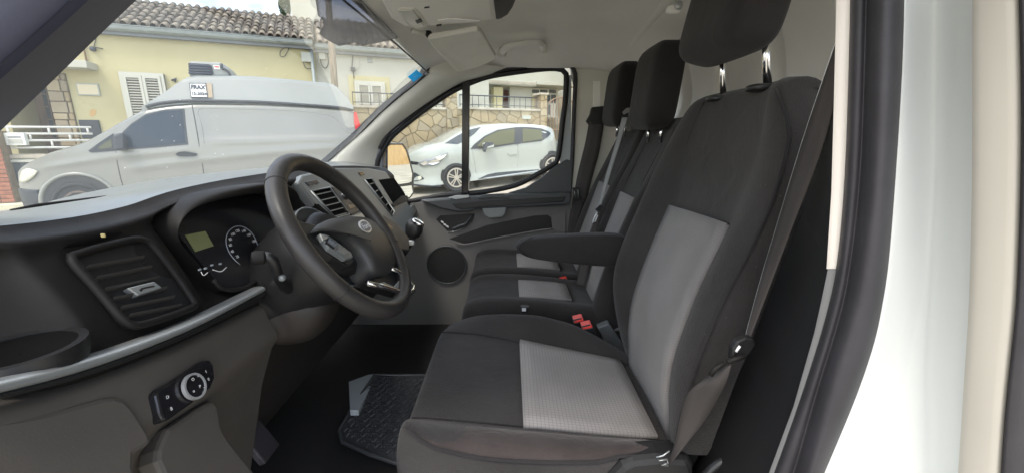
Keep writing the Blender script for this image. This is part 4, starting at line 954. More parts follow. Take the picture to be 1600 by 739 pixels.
ribbon('lower_webbing', [P(x, y, Y) for x, y, Y in ((931, 332, 1.50), (920, 372, 1.51), (908, 410, 1.50), (900, 446, 1.46))], [P(x, y, Y) for x, y, Y in ((938, 330, 1.49), (931, 372, 1.49), (922, 412, 1.48), (914, 448, 1.44))], K['belt'], mb)
# driver belt
db = Thing('driver_seat_belt', 'black driver seat belt hanging slack past the backrest with a twisted lower end', 'seat belt', P(1165, 545, .55))
ribbon('webbing', [P(x, y, Y) for x, y, Y in ((1316, 40, .46), (1300, 85, .47), (1254, 222, .50), (1212, 360, .53), (1188, 440, .54), (1161, 540, .55))], [P(x, y, Y) for x, y, Y in ((1332, 60, .455), (1318, 110, .46), (1284, 235, .475), (1240, 350, .50), (1208, 435, .52), (1166, 545, .545))], K['belt'], db, n=30)
tube('webbing_edge', smooth([P(x, y, Y) for x, y, Y in ((1316, 40, .46), (1300, 85, .47), (1254, 222, .50), (1212, 360, .53), (1188, 440, .54), (1161, 540, .55))], 24), .0008, K['mark'], db, seg=5)
ribbon('lower_webbing', [P(x, y, Y) for x, y, Y in ((1112, 584, .55), (1090, 600, .55), (1074, 616, .56), (1062, 655, .57), (1055, 690, .575), (1044, 722, .58))], [P(x, y, Y) for x, y, Y in ((1143, 566, .53), (1138, 588, .53), (1126, 614, .535), (1102, 655, .55), (1075, 690, .56), (1048, 724, .57))], K['belt'], db)
tg = [(1145, 545), (1152, 533), (1165, 527), (1178, 528), (1182, 538), (1174, 552), (1160, 562), (1142, 564)]
prism('belt_tongue', [P(x, y, .535) for x, y in tg], Y_ * .012, K['plastic2'], db, bev=.003)
tube('tongue_bar', [P(x, y, .53) for x, y in ((1136, 565), (1150, 560), (1164, 556))], .0035, K['plastic'], db, seg=8)
tube('tongue_edge', [P(x, y, .53) for x, y in ((1110, 586), (1117, 576), (1132, 566))], .0035, K['plastic'], db, seg=8)
tube('stop_button', [P(x, y, .532) for x, y in ((1150, 549), (1156, 540))], .002, K['mark'], db, seg=6)
tube('anchor_wire', [P(x, y, .56) for x, y in ((1046, 704), (1036, 711), (1026, 714), (1030, 719), (1042, 717), (1044, 723), (1034, 726), (1044, 727))], .0012, K['silver'], db, seg=6)

# ================================================================== FAR DOOR
DY = 2.03
door = Thing('passenger_door', 'closed passenger door with dark ledge, speaker and pull handle under a large side window', 'door', (-.05, DY + .03, .75))
def D_(px, py, off=0): return P(px, py, DY - off)
def dpk(name, pts, off, dep, m, parent=None, bev=.003, **kw): return prism(name, [D_(x, y, off) for x, y in pts], Y_ * dep, m, parent or door, bev=bev, **kw)
glo = [(600, 232), (612, 214), (634, 195), (665, 171), (702, 146), (728, 133), (760, 121), (800, 114), (850, 108), (872, 108), (882, 112), (885, 122), (883, 160), (879, 190), (872, 246), (862, 259), (834, 276), (805, 290), (763, 299), (727, 303), (690, 306), (652, 313), (625, 318), (600, 320), (588, 300), (590, 255)]
pts = smooth([D_(x, y, -.01) for x, y in glo + glo[:1]], 90)[:-1]
prism('side_glass', [D_(x, y, -.03) for x, y in glo], Y_ * .004, K['glass'], door)
tube('window_seal', pts, .013, K['rubber2'], door, closed=True, seg=8)
glo2 = [(589, 232), (604, 206), (628, 186), (658, 163), (696, 138), (726, 123), (760, 112), (800, 105), (850, 100), (878, 99), (891, 105), (895, 120), (893, 170), (890, 250), (886, 300)]
tube('frame_seal', smooth([P(x + 4, y + 1, DY - .005) for x, y in glo2], 60), .010, K['rubber'], door, seg=8)
fs = [(886, 118), (893, 118), (892, 255), (880, 255), (873, 250), (880, 195)]
prism('door_frame', [D_(x, y, -.012) for x, y in fs], Y_ * .03, mat('frame_bluegrey', (.36, .40, .41), .45), door)
dpk('window_divider', [(722, 128), (734, 124), (732, 304), (721, 306)], .012, .03, K['gloss'], bev=.003)
# quarter trim, ledge, mid panel
q_ = [(894, 252), (886, 250), (868, 260), (848, 277), (822, 294), (795, 302), (790, 318), (893, 316)]
dpk('quarter_trim', q_, .016, .03, K['dooru'], bev=.004)
mid = [(636, 318), (700, 310), (893, 302), (890, 400), (885, 560), (640, 620), (540, 640), (540, 430), (600, 360)]
dpk('door_panel', mid, .0, .03, K['doorm'], bev=.004)
led = [(655, 314), (700, 310), (760, 306), (820, 303), (893, 301), (893, 316), (884, 321), (800, 325), (747, 327), (735, 331), (715, 332), (690, 327)]
dpk('ledge', led, .055, .06, K['dooru'], bev=.008)
dpk('ledge_panel', [(706, 318), (748, 315), (884, 308), (880, 316), (800, 321), (752, 324), (722, 328), (712, 325)], .060, .01, K['plastic2'], bev=.003)
dpk('pull_cup', [(752, 325), (792, 322), (790, 334), (785, 340), (764, 342), (757, 337)], .052, .05, K['stackgrey'], bev=.005)
dpk('cup_rim', [(744, 309), (758, 304), (785, 303), (797, 308), (795, 311), (770, 310), (750, 312)], .066, .012, K['dooru'], bev=.004)
dpk('window_switch', [(701, 309), (712, 306), (733, 305), (733, 309), (712, 312)], .062, .008, K['silver'], bev=.001)
rc = dpk('handle_recess', [(681, 343), (688, 337), (742, 334), (738, 347), (730, 354), (706, 362), (699, 361)], .004, .01, K['plastic2'], bev=.002)
tube('inner_handle', smooth([D_(x, y, .02) for x, y in ((708, 358), (718, 353), (727, 350), (733, 342), (737, 337))], 14), .008, K['dooru'], rc, seg=8)
tube('recess_edge', [D_(x, y, .006) for x, y in ((699, 362), (708, 362), (733, 354))], .002, K['silver'], rc, seg=6)
for x, y in ((691, 347), (695, 351), (699, 354)): box('lock_button', D_(x, y, .008), X_ * .006 + Z_ * -.003, Y_ * .002, Z_ * .004, K['mark'], rc)
dpk('door_pocket', [(702, 373), (722, 366), (760, 352), (835, 337), (856, 336), (861, 340), (863, 356), (800, 366), (727, 381)], .003, .008, K['plastic2'], bev=.002)
tube('pocket_lip', smooth([D_(x, y, .012) for x, y in ((712, 379), (727, 382), (780, 371), (830, 362), (863, 357))], 16), .005, K['doorm'], door, seg=8)
dpk('pocket_rear', [(861, 338), (884, 330), (884, 364), (863, 360)], .008, .01, K['doorm'], bev=.003)
spk = disc('speaker_grille', D_(698, 414, .004), -Y_, 0, .098, .006, K['plastic2'], door, seg=36)
tube('speaker_ring', [D_(698, 414, .012) + (X_ * math.cos(a) + Z_ * math.sin(a)) * .098 for a in [2 * math.pi * i / 40 for i in range(40)]], .004, K['dooru'], spk, closed=True, seg=6)
# outside mirror
mc = P(624, 262, 2.27)
mir = Thing('door_mirror', 'black door mirror outside the passenger window reflecting the street', 'mirror', mc)
mpl = Pl(P(607, 258, 2.20), P(644, 262, 2.40), P(608, 228, 2.20)); mpl.o = P(625, 258, 2.30); mpl.n = Vector((.95, -.31, .05)).normalized()
gl1 = [(607, 229), (629, 229), (634, 236), (640, 256), (644, 272), (643, 285), (624, 290), (614, 262)]
gl1 = [(606, 230), (610, 227), (628, 227), (634, 236), (640, 256), (644, 272), (643, 284), (638, 286), (606, 291)]
prism('mirror_glass', [mpl.hit(x, y, .004) for x, y in gl1], -mpl.n * .003, K['mirror'], mir)
gl2 = [(612, 294), (643, 290), (645, 301), (640, 308), (618, 312)]
prism('lower_glass', [mpl.hit(x, y, .004) for x, y in gl2], -mpl.n * .003, K['mirror'], mir)
hs = [(599, 228), (608, 224), (630, 224), (637, 234), (643, 256), (647, 272), (647, 303), (641, 311), (618, 316), (602, 318), (598, 280)]
prism('mirror_housing', [mpl.hit(x, y, -.002) for x, y in hs], -mpl.n * .09, K['gloss'], mir, bev=.004)
tube('mirror_arm', [mpl.hit(604, 310, -.05), P(596, 318, 2.14)], .03, K['plastic2'], mir, seg=10)

# ================================================================== OVERHEAD
oc = Thing('overhead_console', 'grey overhead console with reading lamp fixed to the roof lining', 'overhead console', P(690, 20, 1.25))
def RZ(px, py, Y): return P(px, py, Y)
cb = [P(x, y, Y) for x, y, Y in ((596, 6, 1.12), (610, 32, 1.20), (634, 45, 1.26), (682, 43, 1.28), (775, 33, 1.30), (771, 0, 1.16), (768, -40, 1.02), (640, -46, 1.0), (590, -25, 1.04))]
prism('console_body', cb, Z_ * .09 + X_ * .0, K['liner'], oc, bev=.012)
cpn = Pl(cb[0], cb[3], cb[5])
def cq(px, py, off=0): return cpn.hit(px, py, off)
lam = prism('lamp_frame', [cq(x, y, .004) for x, y in ((620, 17), (626, 14), (648, 14), (656, 20), (668, 40), (664, 45), (647, 46), (638, 42))], -cpn.n * .01, K['pillar'], oc, bev=.003)
prism('lamp_lens', [cq(x, y, .007) for x, y in ((624, 18), (645, 17), (657, 33), (662, 42), (647, 43), (640, 39))], -cpn.n * .004, K['lampglass'], lam, bev=.001)
prism('lamp_switch', [cq(x, y, .009) for x, y in ((649, 34), (657, 31), (660, 35), (652, 38))], -cpn.n * .003, K['plastic2'], lam)
for x, y in ((667, 13), (686, 41)): prism('console_slot', [cq(x - 4, y - 1, .002), cq(x + 4, y - 2, .002), cq(x + 4, y, .002), cq(x - 4, y + 1, .002)], -cpn.n * .002, K['plastic'], oc)
prism('finger_groove', [cq(x, y, .002) for x, y in ((684, 33), (700, 30), (752, 34), (740, 36), (700, 36))], -cpn.n * .003, K['bulk'], oc)
# dark slab in place of the shade inside the overhead shelf pocket
dv = Thing('shelf_pocket', 'dark rounded slab put in for the open pocket of the overhead shelf', 'sun visor', P(790, 5, 1.0))
prism('pocket_slab', [P(x, y, 1.0) for x, y in ((771, -30), (771, 0), (775, 32), (783, 30), (793, 24), (801, 12), (806, 0), (812, -30))], Y_ * .02 + Z_ * .01, K['plastic2'], dv, bev=.003)
vis = Thing('passenger_sun_visor', 'pale grey sun visor folded flat against the roof above the passenger side', 'sun visor', P(720, 70, 1.6))
vq = [P(x, y, Y) for x, y, Y in ((668, 50, 1.36), (672, 58, 1.40), (712, 103, 1.78), (718, 105, 1.80), (733, 99, 1.80), (736, 101, 1.80), (752, 94, 1.79), (773, 84, 1.74), (774, 79, 1.70), (752, 40, 1.36), (746, 36, 1.33))]
prism('visor_board', [p - Z_ * .022 for p in vq], Z_ * .016 , K['pillar'], vis, bev=.004)
tube('visor_clip', [P(644, 48, 1.34), P(656, 53, 1.36), P(670, 52, 1.37)], .008, K['lampglass'], vis, seg=8)
soft('clip_block', P(670, 54, 1.37), X_ * .010, Y_ * .012, Z_ * .010, K['plastic'], vis, e=3)
tube('visor_pin', [P(714, 104, 1.80), P(718, 109, 1.81)], .004, K['pillar'], vis, seg=6)
gh = Thing('grab_handle', 'grey roof grab handle above the passenger window', 'grab handle', P(816, 74, 1.90))
hb = smooth([P(x, y, Y) - Z_ * .0 for x, y, Y in ((785, 84, 1.90), (788, 77, 1.84), (797, 73, 1.80), (816, 70, 1.79), (838, 68, 1.80), (846, 70, 1.84), (850, 78, 1.90))], 26)
tube('handle_bar', hb, .013, K['bulk'], gh, seg=10)
for x, y in ((785, 83), (849, 77)): soft('handle_foot', P(x, y, 1.89), X_ * .018, Y_ * .016, Z_ * .018, K['pillar'], gh, e=4)
ch = Thing('coat_hook', 'small grey coat hook on the roof edge above the bulkhead', 'coat hook', P(1052, 14, 1.3))
soft('hook_base', P(1052, 16, 1.30), X_ * .02, Y_ * .012, Z_ * .012, K['bulk'], ch, e=3); soft('hook_tip', P(1060, 9, 1.29), X_ * .012, Y_ * .008, Z_ * .012, K['silver'], ch, e=2.5)
# ================================================================== THE STREET
us = [-60, -30, -15, -8, -4, -1, 0, .4, 2, 4, 6, 8, 10, 12.4, 20, 40, 80]
o = grid('road', [[S(u, wv, gz(u)) for wv in (-40, -10, 0, 6, 10.9, 200)] for u in us], K['asphalt'], None); tag(o, kind='structure')
us2 = [-30] + [-12 + i * .5 for i in range(60)]
o = grid('pavement', [[S(u, 11.05, gz(u) + .0), S(u, 11.05, gz(u) + .125), S(u, 12.3, gz(u) + .14), S(u, 30, gz(u) + .14)] for u in us2], K['pave'], None, smooth_=False); tag(o, kind='structure')
o = grid('kerb', [[S(u, 10.9, gz(u) - .02), S(u, 10.9, gz(u) + .11), S(u, 10.92, gz(u) + .13), S(u, 11.05, gz(u) + .13)] for u in us2], K['kerb'], None, smooth_=False); tag(o, kind='structure')
# ---------------------------------------------------------------- roofs of barrel tiles
tile_me = {}
def tile_mesh(m):
    if m.name in tile_me: return tile_me[m.name]
    V = []; Fc = []; seg = 7
    for (s, r) in ((0, .068), (.40, .055)):
        for rr in (r, r - .012):
            V += [(math.cos(math.pi * i / seg) * rr, s, math.sin(math.pi * i / seg) * rr * 1.05) for i in range(seg + 1)]
    n = seg + 1
    for i in range(seg):
        Fc += [(i, i + 1, 2 * n + i + 1, 2 * n + i), (n + i, 3 * n + i, 3 * n + i + 1, n + i + 1), (i, n + i, n + i + 1, i + 1)]
    me = bpy.data.meshes.new('roof_tile'); me.from_pydata(V, [], Fc); me.materials.append(m)
    me.polygons.foreach_set('use_smooth', [True] * len(me.polygons)); me.set_sharp_from_angle(angle=R(50)); tile_me[m.name] = me; return me
def tiled_roof(parent, u0, u1, we, ze, wr, zr, courses, name='roof'):
    bed = grid(name, [[S(u0, we, ze), S(u0, wr, zr), S(u0, wr + 3, zr - 1.5)], [S(u1, we, ze), S(u1, wr, zr), S(u1, wr + 3, zr - 1.5)]], K['tilebase'], parent, smooth_=False, sol=.05, off=-1)
    sl = (S(0, wr, zr) - S(0, we, ze)); Ls = sl.length; d = sl.normalized(); nn = SU.cross(d)
    nc = int((u1 - u0) / .165)
    for i in range(nc):
        for j in range(courses):
            ob = bpy.data.objects.new('roof_tile', tile_mesh(K['tile2'] if random.random() < .25 or j == 0 else K['tile'])); COL.objects.link(ob)
            ob.parent = bed
            p = S(u0 + (i + .5) * (u1 - u0) / nc + random.uniform(-.008, .008), we, ze) + d * (j * Ls / courses - .05) + nn * (.005 + .012 * random.random())
            tl_ = R(2.2 + random.uniform(-1.5, 1.5)); dd = (d * math.cos(tl_) - nn * math.sin(tl_))
            x = (SU + d * random.uniform(-.05, .05)).normalized(); z = x.cross(dd).normalized(); y = z.cross(x)
            mt = Matrix((x, y, z)).transposed().to_4x4() @ Matrix.Diagonal((1, Ls / courses / .34, 1, 1)); mt.translation = p; ob.matrix_basis = mt
    return bed
def gutter(parent, u0, u1, wv, z):
    rows = []
    for u in (u0, u1): rows.append([S(u, wv + .01, z), S(u, wv - .13, z), S(u, wv - .14, z - .02), S(u, wv - .125, z - .07), S(u, wv - .08, z - .105), S(u, wv - .02, z - .11), S(u, wv + .01, z - .10)])
    g = grid('gutter', rows, K['gutter'], parent, auto=30)
    sbox('eave_board', u0, u1, wv - .02, wv + .28, z - .17, z - .11, K['gutterdk'], parent)
    tube('gutter_roll', [S(u0, wv - .135, z + .005), S(u1, wv - .135, z + .005)], .014, K['gutter'], g, seg=8)
    return g
def shutters(parent, u0, u1, wv, z0, z1, nslat):
    """a pair of louvred shutters in a frame"""
    win = sbox('shutter_window', u0, u1, wv - .05, wv + .03, z0, z1, K['shutgap'], parent)
    f = .055
    tubesets = [(u0, u0 + f, z0, z1), (u1 - f, u1, z0, z1), (u0 + f, u1 - f, z1 - f, z1), (u0 + f, u1 - f, z0, z0 + f)]
    for a in tubesets: sbox('frame', a[0], a[1], wv - .085, wv - .04, a[2], a[3], K['shutter'], win)
    m = (u0 + u1) / 2
    for a, b in ((u0 + f + .005, m - .004), (m + .004, u1 - f - .005)):
        for c, d, e, g in ((a, a + .05, z0 + f, z1 - f), (b - .05, b, z0 + f, z1 - f), (a + .05, b - .05, z1 - f - .06, z1 - f), (a + .05, b - .05, z0 + f, z0 + f + .06)):
            sbox('stile', c, d, wv - .10, wv - .055, e, g, K['shutter'], win)
        h = (z1 - z0 - 2 * f - .12) / nslat
        for i in range(nslat):
            zc = z0 + f + .06 + (i + .5) * h
            box('slat', S((a + b) / 2, wv - .075, zc), SU * ((b - a) / 2 - .05), (SW * .018 + Z_ * .014), (SW * -.003 + Z_ * .004), K['shutslat'], win)
    return win
# ---------------------------------------------------------------- cream house
WF = 12.0
hs_ = Thing('cream_house', 'cream single storey house with barrel tile roof behind the silver delivery van', 'house', S(-3, 13, 0))
zE = 3.50; uR = 0.0
uP0, uP1 = uz(80, 160, WF)[0], uz(113, 160, WF)[0]
sbox('wall', uP1, uR, WF, WF + .3, 0, zE, K['render'], hs_)
sbox('wall', -9.5, uP1 - .002, WF, WF + .3, 2.62, zE, K['render'], hs_)
uL0 = uz(8, 160, WF)[0]
sbox('wall', -9.5, uL0, WF, WF + .3, 0, 2.62, K['render'], hs_)
sbox('porch_wall', uL0 - .1, uP1 + .1, WF + 1.15, WF + 1.3, 0, 2.75, K['whitewall'], hs_)
sbox('porch_side', uP1 - .30, uP1 - .02, WF + .31, WF + 1.15, 0, 2.75, K['render'], hs_)
sbox('porch_side', uL0 - .2, uL0, WF + .31, WF + 1.15, 0, 2.75, K['render'], hs_)
sbox('wall', -9.5, uR, WF + 3.5, WF + 3.8, 0, zE, K['render'], hs_)
sbox('gable_wall', uR - .3, uR, WF + .3, WF + 3.5, 0, zE, K['render'], hs_)
# stone pier beside the porch, stone by stone
sbox('pier_core', uP0 + .01, uP1 - .01, WF - .02, WF + .3, 0, 2.62, K['mortar'], hs_)
z = .3
while z < 2.58:
    h = random.uniform(.12, .26); u = uP0; 
    while u < uP1 - .05:
        w_ = min(random.uniform(.16, .34), uP1 - u)
        sbox('pier_stone', u + .008, u + w_ - .008, WF - .05 - random.random() * .02, WF, z + .008, min(z + h, 2.62) - .008, random.choice([K['stone'], K['stone2'], K['stone3'], K['stone2']]), hs_, bev=.012)
        u += w_
    z += h
# porch door
uD0, uD1 = uz(40, 150, 13.1)[0], uz(86, 150, 13.1)[0]
dr_ = sbox('porch_door', uD0, uD1, 13.0, 13.14, .45, 2.55, K['wood'], hs_)
sbox('door_glass', uD0 + .32, uD1 - .10, 12.985, 13.0, 1.35, 2.45, K['dkglass'], dr_)
for i in range(4): sbox('glazing_bar', uD0 + .32, uD1 - .10, 12.965, 12.984, 1.45 + i * .27, 1.475 + i * .27, K['wood'], dr_)
for i in range(3): sbox('glazing_bar', uD0 + .40 + i * .17, uD0 + .42 + i * .17, 12.962, 12.983, 1.35, 2.45, K['wood'], dr_)
sbox('door_frame', uD0 - .10, uD0, 12.97, 13.14, .45, 2.62, K['wood'], dr_); sbox('door_frame', uD1, uD1 + .1, 12.97, 13.14, .45, 2.62, K['wood'], dr_)
# canopy slab
uC1, zC = uz(138, 104, 11.6)
sbox('porch_canopy', -8, uC1, 11.55, 12.0, zC - .04, zC + .10, K['whitewall'], hs_, bev=.01)
zt_ = zC
# eave, gutter, roof
gutter(hs_, -9.5, uR - .02, WF - .12, 3.585)
tiled_roof(hs_, -5.76, uR + .02, WF - .22, 3.62, 13.6, 4.50, 7)
grid('roof_end', [[S(-9.5, WF - .22, 3.62), S(-9.5, 13.6, 4.50)], [S(-5.76, WF - .22, 3.62), S(-5.76, 13.6, 4.50)]], K['tilebase'], hs_, sol=.05)
u0, z1 = uz(187, 113, WF); u1, _ = uz(256, 113, WF); _, z0 = uz(225, 195, WF)
shutters(hs_, u0, u1, WF - .01, z0 - .35, z1, 22)
def facade(name, px0, py0, px1, py1, wv, dep, m, parent, bev=.004):
    a, zb = uz(px0, (py0 + py1) / 2, wv); b, _ = uz(px1, (py0 + py1) / 2, wv); _, zt = uz((px0 + px1) / 2, py0, wv); _, zb = uz((px0 + px1) / 2, py1, wv)
    return sbox(name, a, b, wv - dep, wv - .001, zb, zt, m, parent, bev=bev)
pq = facade('wall_plaque', 121, 131, 156, 150, WF, .03, K['boxgrey'], hs_); 
a, zz = uz(138, 140, WF); sbox('plaque_face', uz(123, 140, WF)[0], uz(154, 140, WF)[0], WF - .036, WF - .0305, uz(138, 148, WF)[1], uz(138, 133, WF)[1], K['ceramic'], pq)
facade('letter_hatch', 127, 188, 158, 217, WF, .04, K['vandark'], hs_)
pat = [SP(x, y, WF - .004) for x, y in ((140, 174), (145, 171), (151, 173), (149, 180), (144, 183), (140, 181))]
prism('bare_patch', pat, SW * .004, K['ochre'], hs_)
lampb = SP(145, 77, WF - .06); soft('wall_lamp', lampb, SU * .05, SW * .06, Z_ * .05, K['iron'], hs_, e=2.5)
tube('lamp_cable', smooth([SP(152, 50, WF - .02), SP(149, 65, WF - .02), SP(147, 74, WF - .03), SP(152, 75, WF - .03), SP(161, 77, WF - .02)], 14), .008, K['cable'], hs_, seg=5)
tube('rust_pipe', [SP(122, 47, WF - .04), SP(130, 72, WF - .04), SP(137, 104, WF - .04)], .016, K['wood'], hs_, seg=6)
tube('wall_bracket', [SP(268, 126, WF - .02), SP(275, 123, WF - .03), SP(273, 129, WF - .03)], .02, K['iron'], hs_, seg=6)
tube('drain_pipe', [S(uR - .07, WF - .06, 3.5), S(uR - .07, WF - .06, .1)], .045, K['gutter'], hs_, seg=10)
mtb = facade('meter_cabinet', 471, 83, 486, 98, WF, .10, K['boxgrey'], hs_)
tube('cable_loop', smooth([SP(x, y, WF - .03) for x, y in ((420, 68), (430, 72), (446, 75), (452, 73), (450, 80), (444, 89), (438, 88), (438, 81), (444, 76), (456, 74), (478, 78))], 40), .009, K['cable'], hs_, seg=5)
tube('meter_cable', smooth([SP(x, y, WF - .05) for x, y in ((474, 98), (477, 106), (484, 108), (488, 104), (490, 98))], 16), .010, K['cable'], hs_, seg=5)
tube('eave_cable', smooth([SP(x, y, WF - .03) for x, y in ((300, 58), (360, 62), (420, 67), (470, 77), (484, 78))], 20), .010, K['cable'], hs_, seg=5)
# terrace in front of the porch
ter = Thing('front_terrace', 'low pale terrace wall with a dark basement opening left of the silver van', 'terrace', S(-6, 11.5, 0))
sbox('terrace_wall', -9.5, -4.25, 11.32, 11.9, .12, .95, K['whitewall'], ter)
sbox('terrace_cap', -9.5, -4.22, 11.28, 11.95, .951, 1.02, K['pave'], ter, bev=.01)
facade('basement_opening', 15, 254, 55, 287, 11.32, .012, K['dkglass'], ter)
a0, zb0 = uz(12, 270, 11.3); 
for q in ((12, 252, 16, 290), (54, 252, 58, 288), (12, 250, 58, 254)): facade('opening_frame', *q, 11.305, .03, K['shutter'], ter)
rl = Thing('terrace_railing', 'white tube railing in a stepped brick pattern on the low terrace wall', 'railing', S(-6, 11.4, 1))
zs = [uz(60, y, 11.4)[1] for y in (199, 209.5, 220, 231, 239)]
for z_ in zs[:4]: tube('rail', [S(-9, 11.4, z_), S(-4.28, 11.4, z_)], .022, K['railw'], rl, seg=8)
for r_ in range(3):
    for i in range(8):
        u = -8.4 + i * .58 + (.29 if r_ % 2 else 0)
        if u < -4.3: tube('upright', [S(u, 11.4, zs[r_]), S(u, 11.4, zs[r_ + 1])], .018, K['railw'], rl, seg=6)
for u in (-8.6, -7.2, -5.8, -4.32): tube('post', [S(u, 11.4, zs[3]), S(u, 11.4, 1.02)], .022, K['railw'], rl, seg=8)
mb_ = Thing('letter_box', 'white letter box hung on the white terrace railing', 'letter box', SP(26, 218, 11.34))
a = SP(26, 218, 11.33); box('box_body', a, SU * .14, SW * .05, Z_ * .115, K['sign'], mb_, bev=.008)
box('box_slot', a - SW * .051 + Z_ * .04, SU * .09, SW * .003, Z_ * .009, K['iron'], mb_); box('box_panel', a - SW * .051 - Z_ * .04, SU * .10, SW * .003, Z_ * .04, K['shutter'], mb_)
bk_ = Thing('brick_post', 'red brick gate post at the far left end of the terrace', 'gate post', S(-5.9, 11.2, 0))
u_, zt2 = uz(-3, 205, 11.2); nb = 0
sbox('post_core', u_ - .35, u_ + .02, 11.12, 11.38, .13, zt2, K['mortar'], bk_)
z = .14
while z < zt2 - .05:
    for k_ in (0, 1):
        sh = .09 if nb % 2 else 0
        sbox('brick', u_ - .36 + k_ * .19 + (.0), u_ - .36 + k_ * .19 + .18, 11.10, 11.12, z, z + .065, K['brick'], bk_, bev=.004)
    nb += 1; z += .078
# ---------------------------------------------------------------- white house on the right
wh = Thing('white_house', 'white house with a pale shuttered window, right of the cream house', 'house', S(2, 13, 0))
WH = 12.1
sbox('wall', uR + .003, 4.6, WH, WH + .3, 0, 3.50, K['whitewall'], wh)
sbox('gable_wall', 4.3, 4.6, WH + .3, WH + 3.5, 0, 3.5, K['whitewall'], wh)
gutter(wh, uR + .02, 4.7, WH - .12, 3.545)
tiled_roof(wh, uR + .06, 3.3, WH - .22, 3.58, 13.7, 4.55, 4)
grid('roof_end', [[S(3.3, WH - .22, 3.58), S(3.3, 13.7, 4.55)], [S(4.7, WH - .22, 3.58), S(4.7, 13.7, 4.55)]], K['tilebase'], wh, sol=.05)
facade('window_surround', 546, 120, 610, 176, WH, .02, K['render'], wh)
u0, z1 = uz(553, 127, WH); u1, _ = uz(600, 127, WH); _, z0 = uz(578, 168, WH)
shutters(wh, u0, u1, WH - .025, z0, z1, 14)
sbox('window_sill', u0 - .05, u1 + .05, WH - .14, WH, z0 - .06, z0 - .003, K['shutter'], wh)
u0, z1 = uz(680, 146, WH); u1, _ = uz(697, 146, WH)
shutters(wh, u0, u1, WH - .002, z1 - 1.0, z1, 12)
u0, z1 = uz(712, 143, WH); u1, _ = uz(728, 143, WH)
shutters(wh, u0, u1, WH - .002, z1 - 1.0, z1, 12)
vt = facade('wall_vent', 574, 91, 582, 99, WH, .02, K['gutterdk'], wh)
for i in range(3): 
    a, zc = uz(578, 93 + i * 2.4, WH); sbox('vent_bar', a - .06, a + .06, WH - .028, WH - .021, zc - .008, zc + .008, K['boxgrey'], vt)
tube('riser_cable', smooth([SP(x, y, WH - .03) for x, y in ((552, 80), (551, 95), (550, 108), (552, 112), (553, 123))], 14), .011, K['cable'], wh, seg=5)
facade('junction_box', 548, 106, 555, 112, WH, .06, K['iron'], wh)
tube('slack_cable', smooth([SP(x, y, WH - .03) for x, y in ((561, 82), (563, 95), (560, 107), (553, 109))], 14), .007, K['boxgrey'], wh, seg=5)
tube('slack_cable', smooth([SP(x, y, WH - .03) for x, y in ((594, 82), (600, 86), (606, 84))], 10), .012, K['boxgrey'], wh, seg=5)
facade('meter_cabinet', 498, 78, 508, 94, WH, .08, K['whitewall'], wh)
tube('meter_cable', smooth([SP(x, y, WH - .09) for x, y in ((500, 93), (503, 103), (509, 107), (513, 100), (512, 88), (511, 78))], 20), .016, K['cable'], wh, seg=6)
u0, _ = uz(455, 20, 13.4); u1, _ = uz(499, 20, 13.4)
sbox('chimney', u0, u1, 13.4, 14.6, 3.6, 7.5, K['whitewall'], wh)
# leaning timber pole
pol = Thing('utility_pole', 'weathered timber utility pole standing in front of the white house', 'utility pole', SP(524, 190, 11.0))
a, b = SP(523.5, 140, 11.0), SP(513, 0, 11.0); d = (b - a)
tube('pole_shaft', [a - d * 1.05, a, b, b + d * 1.5], [.085, .075, .068, .05], K['pole'], pol, seg=12)
for i in range(2): tube('service_cable', smooth([b + d * (1.2 - .1 * i), S(-3 - i, 9.5, 7.2), S(-9 - i, 9.0, 7.6)], 16), .01, K['cable'], pol, seg=5)
# cypress
tree = Thing('cypress_tree', 'slim dark green cypress behind the tiled roof', 'tree', S(.2, 24, 0))
tu, _ = uz(446, 20, 24)
tube('trunk', [S(tu, 24, 0), S(tu, 24, 2), S(tu + .02, 24, 7)], [.14, .11, .03], K['bark'], tree, seg=8)
V = []; Fc = []
for i in range(9000):
    t = random.random() ** .8; z = 1.2 + 8.2 * t; rr = .42 * (1 - t) ** .6 * (.55 + .45 * math.sin(t * 23) ** 2) + .10
    a = random.uniform(0, 6.283); r = rr * (.45 + .55 * random.random()); c = S(tu + math.cos(a) * r, 24 + math.sin(a) * r, z)
    e = Vector((random.gauss(0, 1), random.gauss(0, 1), random.gauss(0, 1))).normalized() * .035; f = (Z_ * .9 + Vector((random.gauss(0, .4), random.gauss(0, .4), 0))).normalized() * .11
    k0 = len(V); V += [c - e, c + e, c + f]; Fc.append((k0, k0 + 1, k0 + 2))
mesh('crown', V, Fc, K['leaf'], tree, smooth_=False)
